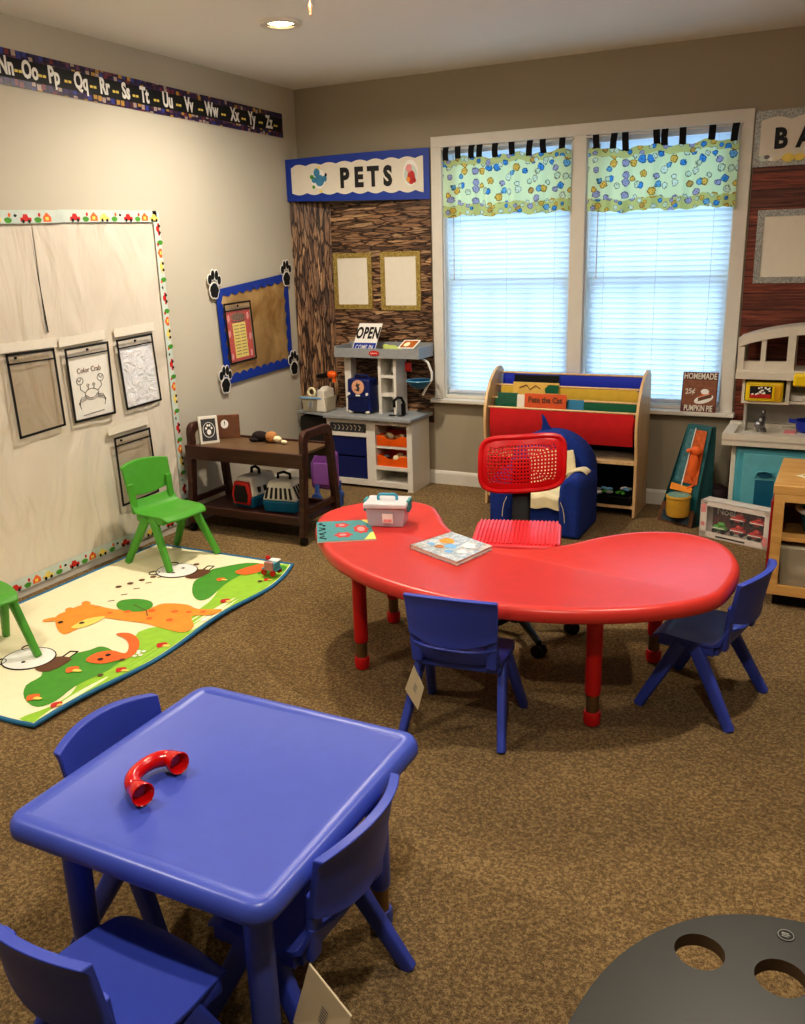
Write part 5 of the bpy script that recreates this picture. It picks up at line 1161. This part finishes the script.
s = MB(); s.prism([(1.790, -.50, .48), (1.86, -.50, .49), (1.832, -.50, .525), (1.812, -.50, .565), (1.792, -.50, .585), (1.798, -.50, .54)], (0, .022, 0)); s.build('fin', 'shark', t, bevel=.005)
for s_ in (-1, 1):
    c_ = 1.865+s_*.175; s = MB(); s.tube([(c_-s_*.03, -.842, .20), (c_-s_*.015, -.842, .165), (c_-s_*.008, -.842, .13), (c_-s_*.005, -.842, .09)], .0022, 6); s.build('white_stitching', 'blanket', t)
t = MB()
def bl(u, v):
    k = v*3
    if k < .45: p = (0, -.815, .150+.065*k/.45)
    elif k < 1.5: q_ = (k-.45)/1.05; p = (0, -.808+.205*q_, .219+.012*math.sin(PI*q_))
    else: q_ = (k-1.5)/1.5; p = (0, -.603+.012*q_, .225+.185*q_)
    w = .125-.012*math.sin(v*7); cx_ = 1.875+.02*math.sin(v*3.0)
    return (cx_+(u-.5)*2*w+.006*math.sin(v*11+u*3), p[1]-.008*abs(math.sin(u*9+v*4)), p[2]+.006*math.sin(u*11+v*3))
t.grid(bl, 28, 34, th=(0, .004, .004))
t.grid(lambda u, v: (1.975+.125*u, -.70+.085*v+.02*u, .332+.004*math.sin(u*9)-.16*abs(u-.62)**2), 14, 5, th=(0, 0, .006))
b = t.build('blanket', 'blanket', ang=80); setp(b, 'cream blanket draped over the seat of the navy shark chair', 'blanket')
b2 = MB(); b2.grid(lambda u, v: (1.98+.17*u, -.63-.24*v*.0-.20*v+.0, .343+.010*math.sin(u*6+v*5)-.03*max(0, u-.8)+.0*(v)), 12, 12, th=(0, 0, .006))
b2.build('folded_end', 'blanket', None) if False else None

# ------------------------------------------------------------------ toys under the window on the right
# tall teal toy phone and drum package
t = thing('toy_package', 'tall tapered teal and orange toy package with yellow drum under the window', 'toy package', (2.52, -.25, 0))
A = Vector((2.405, -.315, 0)); Bq = Vector((2.603, -.415, 0)); dx_ = (Bq-A).normalized(); bk_ = Vector((-dx_.y, dx_.x, 0))
def gq2(u, v, d): # u along width, v height 0..1, d depth from the front plane
    w = .222; in_ = .040*v; return A+dx_*(in_+(w-2*in_*.9)*u)+bk_*(d+.14*v)+Vector((0, 0, .515*v))
s = MB(); s.add([gq2(0,0,.03), gq2(1,0,.03), gq2(1,1,.03), gq2(0,1,.03), gq2(0,0,.17), gq2(1,0,.17), gq2(1,1,.07), gq2(0,1,.07)], [(0,1,2,3),(4,7,6,5),(0,4,5,1),(3,2,6,7),(0,3,7,4),(1,5,6,2)])
s.build('backing_card', P('card_teal', (30, 92, 98), .45, var=.15), t, smooth=False)
s = MB()
for u in (0, .985): s.add([gq2(u,0,-.0), gq2(u+.015,0,0), gq2(u+.015,1,.03), gq2(u,1,.03), gq2(u,.0,.04), gq2(u+.015,0,.04), gq2(u+.015,1,.045), gq2(u,1,.045)], [(0,1,2,3),(4,7,6,5),(0,4,5,1),(3,2,6,7),(0,3,7,4),(1,5,6,2)])
s.add([gq2(0,0,-.0), gq2(1,0,0), gq2(1,.15,0), gq2(0,.2,0), gq2(0,0,.03), gq2(1,0,.03), gq2(1,.15,.03), gq2(0,.2,.03)], [(0,1,2,3),(4,7,6,5),(0,4,5,1),(3,2,6,7),(0,3,7,4),(1,5,6,2)], 1)
s.build('front_wings', [P('card_teal2', (28, 84, 86), .45, var=.2), 'brownp'], t, smooth=False)
s = MB(); s.prism([gq2(.40,.42,.026), gq2(.86,.42,.026), gq2(.86,.96,.026), gq2(.44,.96,.026)], -bk_*.003, 0); s.prism([gq2(.12,.42,.026), gq2(.38,.42,.026), gq2(.40,.96,.026), gq2(.16,.96,.026)], -bk_*.003, 1); s.prism([gq2(.375,.38,.022), gq2(.405,.38,.022), gq2(.43,.98,.022), gq2(.40,.98,.022)], -bk_*.004, 2)
s.prism([gq2(.1,.02,-.0008), gq2(.9,.02,-.0008), gq2(.9,.11,-.0008), gq2(.1,.13,-.0008)], -bk_*.001, 3)
s.prism([gq2(.05,.33,.022), gq2(.75,.33,.022), gq2(.75,.38,.022), gq2(.05,.40,.022)], -bk_*.004, 4)
s.build('printed_panels', [P('card_orange', (196, 96, 40), .45, var=.25, scale=40), P('card_bluegrey', (70, 116, 124), .45, var=.35, scale=50), 'whitep', P('card_slate', (60, 76, 84), .4, var=.5, scale=70), 'orangep'], t, smooth=False)
s = MB(); cc = gq2(.60, .05, .0)-bk_*.01+Vector((0, 0, .030)); s.lathe([(.056, 0), (.062, .02), (.062, .095), (.066, .10), (.066, .11), (.060, .113)], cc); s.build('toy_drum', P('drum_yellow', (206, 160, 60), .4), t)
s = MB(); s.lathe([(.058, 0), (.058, .003), (.04, .0035)], cc+Vector((0, 0, .1125))); s.build('drum_skin', P('drum_skin_print', (110, 160, 150), .4, var=.5, scale=60), t)
s = MB(); cc2 = gq2(.62, .62, .0); s.ell(cc2+Vector((.012, 0, 0)), (.026, .012, .075)); s.ell(cc2+Vector((.018, 0, .075)), (.032, .014, .026)); s.ell(cc2+Vector((-.012, -.01, .078)), (.016, .01, .012)); s.tube([cc2+Vector((.0, -.012, -.07)), cc2+Vector((.02, -.012, -.11)), cc2+Vector((-.01, -.012, -.13))], .008, 6); s.build('orange_animal_toy', 'dorange', t)
# dark round toy behind
s = MB(); s.lathe([(.001, 0), (.05, .0), (.07, .02), (.072, .13), (.06, .17), (.02, .19), (.001, .19)], (2.685, -.16, 0), n=20); setp(s.build('dark_ball_bag', P('dark_plum', (50, 32, 40), .6, var=.4)), 'dark rounded bag between the toy package and the play kitchen', 'bag')
# white boxed train set
t = thing('toy_box', 'white window box of red and green toy vehicles beside the red table', 'toy box', (2.83, -.55, 0))
A2 = Vector((2.657, -.520, 0)); B2 = Vector((3.015, -.655, 0)); d2 = (B2-A2).normalized(); n2 = Vector((-d2.y, d2.x, 0)); Wd = .365
def tq(u, z, d): return tuple(A2+d2*(Wd*u)+n2*d+Vector((0, 0, z)))
def fr(mb, u0, u1, z0, z1, d0, d1, m=0):
    mb.add([tq(u0,z0,d0), tq(u1,z0,d0), tq(u1,z0,d1), tq(u0,z0,d1), tq(u0,z1,d0), tq(u1,z1,d0), tq(u1,z1,d1), tq(u0,z1,d1)], [(0,3,2,1),(4,5,6,7),(0,1,5,4),(1,2,6,5),(2,3,7,6),(3,0,4,7)], m)
s = MB(); HH = .195
fr(s, 0, 1, 0, .004, 0, .085); fr(s, 0, 1, HH-.004, HH, 0, .085); fr(s, 0, .012, 0, HH, 0, .085); fr(s, .988, 1, 0, HH, 0, .085); fr(s, 0, 1, 0, HH, .081, .085)
fr(s, 0, .10, 0, HH, 0, .003); fr(s, .93, 1, 0, HH, 0, .003); fr(s, 0, 1, 0, .032, 0, .003); fr(s, 0, 1, HH-.028, HH, 0, .003)
s.build('carton', P('carton_white', (226, 216, 206), .45, var=.03), t, smooth=False)
s = MB(); fr(s, .09, .94, .03, .17, .075, .080); s.build('inner_print', P('carton_inner', (110, 50, 44), .5, var=.5, scale=40), t, smooth=False)
def veh(u, z, m, label):
    v_ = MB(); c0 = Vector(tq(u, z, .035)); RM = Matrix.Rotation(math.atan2(d2.y, d2.x), 3, 'Z')
    for (a, b, rx, rz_) in ((0, 0, .042, .017), (.008, .018, .022, .015)): v_.ell(c0+RM @ Vector((a, 0, b)), (rx, .018, rz_), 0, 14, 8, rot=RM)
    for a in (-.024, .024): v_.cyl(c0+RM @ Vector((a, -.018, -.014)), c0+RM @ Vector((a, .018, -.014)), .011, n=12, m=1)
    v_.add([c0+RM @ Vector(p) for p in ((-.035, -.0185, .0), (.035, -.0185, .0), (.035, -.0185, .005), (-.035, -.0185, .005))], [(0, 1, 2, 3)], 2)
    v_.build('toy_vehicle', [m, 'black', 'whitep'], t)
veh(.26, .052, 'green', ''); veh(.53, .056, 'redp', ''); veh(.78, .05, 'redp', ''); veh(.52, .115, 'redp', ''); veh(.80, .115, 'redp', '')
text_mb('Noel', .05, tq(.29, .13, .070), tuple(d2), (0, 0, 1), .001, 1).build('white_lettering', 'whitep', t, smooth=False)
s = MB(); fr(s, .25, .68, .010, .018, -.0006, 0); s.build('caption_line', 'greydoor', t, smooth=False)
s = MB(); fr(s, .015, .085, .13, .175, -.0006, 0, 0); s.prism([Vector(tq(.05+.03*math.cos(a), .07+.012*math.sin(a), -.0006)) for a in [i*PI/8 for i in range(16)]], -n2*.0003, 0); s.prism([Vector(tq(.955+.04*math.cos(a), .04+.026*math.sin(a), -.0006)) for a in [i*PI/8 for i in range(16)]], -n2*.0003, 0); s.build('pink_marks', 'pinkp', t, smooth=False)
clearw = clearfilm('box_window', (235, 235, 235), .05, .05)
s = MB(); fr(s, .10, .93, .032, .167, .001, .0015); s.build('window_film', clearw, t, smooth=False)
# play kitchen
t = thing('play_kitchen', 'cream and teal play kitchen with arched top at the right edge', 'play kitchen', (3.2, -.25, 0))
xk0, xk1 = 2.752, 3.62; cxk = 3.17
def arch_pts(x0, x1, z0, f, n=14): return [(x0, z0), (x1, z0)]+[(x1+(x0-x1)*i/n, f(x1+(x0-x1)*i/n)) for i in range(n+1)]
topf = lambda x: 0.965+.092*max(0, 1-((x-cxk)/.46)**2)**.8
def kp(pts, y0, y1): s.prism([(a, y0, b) for a, b in pts], (0, y1-y0, 0))
s = MB(); yk0, yk1 = -.27, -.05
# arched hood frame with two window openings
n_ = 16; xs = [xk0+(xk1-xk0)*i/n_ for i in range(n_+1)]
s.add([(x, y, z) for y in (yk0, yk1) for x in xs for z in (topf(x)-.045, topf(x))], sum([[(2*i, 2*i+2, 2*i+3, 2*i+1), (2*(n_+1)+2*i, 2*(n_+1)+2*i+1, 2*(n_+1)+2*i+3, 2*(n_+1)+2*i+2), (2*i+1, 2*i+3, 2*(n_+1)+2*i+3, 2*(n_+1)+2*i+1), (2*i, 2*(n_+1)+2*i, 2*(n_+1)+2*i+2, 2*i+2)] for i in range(n_)], []))
s.box((xk0+.001, yk0+.002, .79), (xk0+.032, yk1-.002, .945)); s.box((xk1-.032, yk0+.002, .79), (xk1-.001, yk1-.002, .945)); s.box((xk0, yk0, .785), (xk1, yk1, .83)); s.box((xk0, yk0-.02, .785), (xk1, yk0+.02, .818))
s.box((2.862, yk0+.01, .82), (2.884, yk0+.06, 1.0)); s.box((2.985, yk0+.003, .82), (3.02, yk1-.003, 1.02)); s.box((xk0+.03, yk0+.012, .83), (3.0, yk0+.05, .87))
s.build('arched_hood', 'cream', t, ang=30)
s = MB(); s.box((xk0+.05, -.075, .50), (xk1, -.05, .79)); s.box((xk0+.045, -.20, .50), (xk0+.06, -.06, .79)); s.build('back_panel', P('kitchen_grey', (178, 174, 166), .45), t, bevel=.004)
s = MB(); s.box((2.785, -.25, .655), (3.01, -.06, .668)); s.box((2.785, -.25, .655), (2.798, -.06, .79)); s.box((2.994, -.25, .655), (3.012, -.06, .79)); s.build('microwave_shelf', 'cream', t, smooth=False)
s = MB(); s.box((2.722, -.40, 0.460), (xk1, -.05, 0.497)); s.box((2.722, -.405, 0.490), (xk1, -.375, 0.521)); s.box((2.722, -.40, 0.490), (2.775, -.05, 0.521)); s.box((2.722, -.11, 0.490), (xk1, -.05, 0.527)); s.box((2.985, -.40, 0.490), (xk1, -.05, 0.521)); s.box((2.775, -.38, 0.495), (2.99, -.1, 0.501))
s.build('worktop_sink', 'cream', t, smooth=False)
s = MB(); s.box((2.765, -.33, 0), (2.79, -.06, .46)); s.box((2.765, -.32, 0), (xk1, -.06, .03)); s.box((2.79, -.2, 0), (xk1, -.19, .455)); s.build('lower_body', 'cream', t, bevel=.004)
s = MB(); s.box((2.79, -.365, .03), (3.14, -.20, .445)); ob = s.build('cabinet', 'teal', t, bevel=.018, seg=3); sub_of(ob, t)
s = MB(); s.box((2.83, -.378, .04), (3.12, -.362, .42)); dr = s.build('door', P('teal_light', (104, 178, 190), .42), ob, bevel=.004)
s = MB(); s.box((2.895, -.382, .14), (2.985, -.377, .285)); s.prism([(2.94+.042*math.cos(a), -.383, .315+.018*math.sin(a)) for a in [i*PI/8 for i in range(16)]], (0, .006, 0)); s.build('recess', 'tealdark', ob, smooth=False)
s = MB(); s.tube([(2.895, -.388, .302), (2.905, -.396, .330), (2.94, -.40, .338), (2.975, -.396, .330), (2.985, -.388, .302)], .006, 8); s.box((2.885, -.40, .128), (2.995, -.378, .142)); s.build('door_handle', 'teal', ob, bevel=.002)
s = MB(); s.cyl((2.893, -.20, .490), (2.893, -.20, .52), .026, .02); s.tube([(2.893, -.20, .52), (2.893, -.20, .575), (2.893, -.22, .588), (2.888, -.245, .575), (2.885, -.25, .55)], .013, 10); s.ell((2.893, -.20, .600), (.013, .013, .018)); s.ell((2.880, -.25, .545), (.023, .02, .024)); s.build('faucet', 'chrome', t)
t = thing('toy_microwave', 'yellow toy microwave with dark window in the play kitchen', 'toy microwave', (2.89, -.2, .668))
s = MB(); s.box((2.803, -.268, .669), (2.982, -.10, .768)); s.build('body', 'yellow', t, bevel=.01, seg=3)
s = MB(); s.box((2.825, -.273, .687), (2.93, -.267, .748)); s.build('window', 'darkin', t, bevel=.002)
s = MB(); s.box((2.828, -.275, .689), (2.926, -.272, .708), 0); r = random.Random(2)
for i in range(20): a, b = 2.832+.088*r.random(), .704+.036*r.random(); s.box((a, -.2755, b), (a+.007, -.2725, b+.005), 1)
s.build('food_picture', ['redp', 'whitep'], t, smooth=False)
s = MB(); s.box((2.944, -.276, .682), (2.974, -.266, .755)); s.build('control_strip', P('amber_yellow', (224, 170, 28), .4), t, bevel=.003)
for k in (0,): 
    s = MB(); s.bar((2.938, -.282, .688), (2.938, -.282, .750), .008, .01, side=(1, 0, 0)); s.build('door_handle', 'yellow', t)
s = MB(); s.box((3.025, -.30, .755), (3.12, -.12, .82)); setp(s.build('yellow_toy', 'yellow', bevel=.012, seg=3), 'yellow toy appliance on the right side of the play kitchen', 'toy')
t = thing('toy_plate', 'white toy cup on the shelf of the play kitchen', 'toy plate', (3.05, -.2, .66))
s = MB(); s.lathe([(.001, .668), (.04, .67), (.052, .70), (.05, .70), (.04, .675), (.001, .672)], (3.055, -.17, 0), caps=False); s.build('dish', 'whitep', t); s = MB(); s.box((3.012, -.22, .654), (3.2, -.08, .668)); s.build('saucer_shelf', 'cream', t, bevel=.002)
t = thing('blue_pot', 'blue toy pot on the play kitchen worktop', 'toy pot', (3.115, -.25, 0.5210))
s = MB(); s.lathe([(.001, 0.5220), (.045, 0.5220), (.058, 0.5350), (.064, 0.5800), (.067, 0.5830), (.06, 0.5830), (.054, 0.5350), (.001, 0.5300)], (3.115, -.25, 0), caps=False); s.build('pot_body', P('pot_blue', (24, 50, 160), .35), t); MB().bar((3.052, -.25, 0.5730), (3.02, -.25, 0.5770), .012, .02, side=(0, 1, 0)).build('handle', P('pot_blue', (24, 50, 160), .35), t)
s = MB(); s.box((3.005, -.33, 0.5215), (3.06, -.24, 0.5270)); setp(s.build('stove_card', 'pinkp', smooth=False), 'small red and white card on the worktop beside the blue pot', 'card')

# birch and maple play cabinet at the right edge
t = thing('wooden_cabinet', 'maple play cabinet with open shelves cut by the right edge', 'cabinet', (3.26, -1.17, 0), group=None)
xc0, xc1, yc0, yc1 = 3.045, 3.50, -1.395, -.88
s = MB(); s.box((xc0, yc0, .485), (xc1, yc1, .522)); tp_ = s.build('top_board', 'maple', t, bevel=.003); sub_of(tp_, t)
s = MB(); s.box((xc0+.006, yc0+.012, .06), (xc0+.024, yc1, .485)); s.box((xc1-.024, yc0+.012, .06), (xc1-.006, yc1, .485)); s.box((xc0+.006, yc1-.02, .06), (xc1-.006, yc1, .485)); s.build('side_board', 'birch', t, smooth=False)
s = MB(); s.box((xc0-.004, yc0+.004, .065), (xc0+.005, yc1-.02, .455)); s.build('red_side_panel', 'redplank', t, bevel=.002)
s = MB(); s.box((xc0+.006, yc0, .06), (xc0+.046, yc0+.014, .485)); s.box((xc0+.006, yc0, .06), (xc1-.006, yc0+.016, .10)); s.box((xc0+.006, yc0, .455), (xc1-.006, yc0+.014, .485)); s.box((xc0+.02, yc0+.016, .065), (xc1-.02, yc1-.02, .08)); s.box((xc0+.02, yc0+.03, .285), (xc1-.02, yc1-.02, .30)); s.build('front_frame', 'maple', t, smooth=False)
s = MB(); s.box((xc0+.03, yc0+.05, .0), (xc1-.03, yc1-.03, .06)); s.build('plinth', 'black', t, smooth=False)
s = MB(); s.prism([(3.115, -1.21, .523), (3.20, -1.30, .523), (3.29, -1.21, .523), (3.20, -1.12, .523)], (0, 0, .0012), 0); s.prism([(3.14, -1.21, .5245), (3.20, -1.275, .5245), (3.265, -1.21, .5245), (3.20, -1.145, .5245)], (0, 0, .0006), 1); s.build('diamond_inlay', ['creamp', 'plushbrown'], tp_, smooth=False)
t = thing('teal_tub', 'teal tub with thick white rim on the upper shelf of the maple cabinet', 'tub', (3.25, -1.22, .30))
s = MB(); s.lathe([(.001, .301), (.075, .301), (.10, .395), (.104, .395), (.08, .305)], (3.245, -1.25, 0), caps=False, n=28); s.build('bowl', 'tealdark', t); s = MB(); s.tube(disc((3.245, -1.25, .402), .108, (1, 0, 0), (0, 1, 0), 30), .0125, 8, closed=True); s.build('rim', 'whitep', t)
t = thing('clear_tub', 'cloudy clear plastic tub in the lower shelf of the maple cabinet', 'tub', (3.25, -1.2, .08))
s = MB(); s.add([(3.095, -1.35, .081), (3.33, -1.35, .081), (3.33, -1.05, .081), (3.095, -1.05, .081), (3.085, -1.365, .262), (3.34, -1.365, .262), (3.34, -1.04, .262), (3.085, -1.04, .262)], [(0,3,2,1),(4,5,6,7),(0,1,5,4),(1,2,6,5),(2,3,7,6),(3,0,4,7)]); s.build('tub_body', 'bagfilm', t, bevel=.012, seg=3)
s = MB(); s.ell((3.17, -1.22, .14), (.06, .08, .05), 0); s.ell((3.26, -1.2, .13), (.05, .08, .045), 1); s.build('contents', ['cream', 'plushbrown'], t)

# ------------------------------------------------------------------ light, sky and camera
W_ = bpy.data.worlds.new('daylight'); scene.world = W_; W_.use_nodes = True
nt = W_.node_tree; bg_ = nt.nodes['Background']; bg_.inputs['Strength'].default_value = 2.6
tc = nt.nodes.new('ShaderNodeTexCoord'); sp = nt.nodes.new('ShaderNodeSeparateXYZ'); rp = nt.nodes.new('ShaderNodeValToRGB')
nt.links.new(tc.outputs['Generated'], sp.inputs[0]); nt.links.new(sp.outputs['Z'], rp.inputs['Fac'])
e = rp.color_ramp.elements; e[0].position = 0; e[0].color = (.40, .60, .86, 1); e[1].position = .3; e[1].color = (.60, .84, 1, 1)
nt.links.new(rp.outputs['Color'], bg_.inputs['Color'])
cam = bpy.data.cameras.new('camera'); co = bpy.data.objects.new('camera', cam); COL.objects.link(co); scene.camera = co
yaw, pit, rol = .469, .286, -.029
rt = Vector((math.cos(yaw), math.sin(yaw), 0)); fw = Vector((-math.sin(yaw), math.cos(yaw), 0)); up = Vector((0, 0, 1))
f2 = fw*math.cos(pit)-up*math.sin(pit); u2 = up*math.cos(pit)+fw*math.sin(pit)
r3 = rt*math.cos(rol)+u2*math.sin(rol); u3 = u2*math.cos(rol)-rt*math.sin(rol)
mt = Matrix((r3, u3, -f2)).transposed().to_4x4(); mt.translation = Vector((3.257, -5.096, 1.453)); co.matrix_world = mt
cam.sensor_fit = 'HORIZONTAL'; cam.sensor_width = 36; cam.lens = 36*883.319/805; cam.clip_start = .02
scene.view_settings.view_transform = 'Standard'; scene.view_settings.look = 'Medium High Contrast'; scene.view_settings.exposure = .36
scene.cycles.use_denoising = True; scene.cycles.max_bounces = 8; scene.cycles.transparent_max_bounces = 16
for o in scene.objects:
    if '_w' in o: del o['_w']
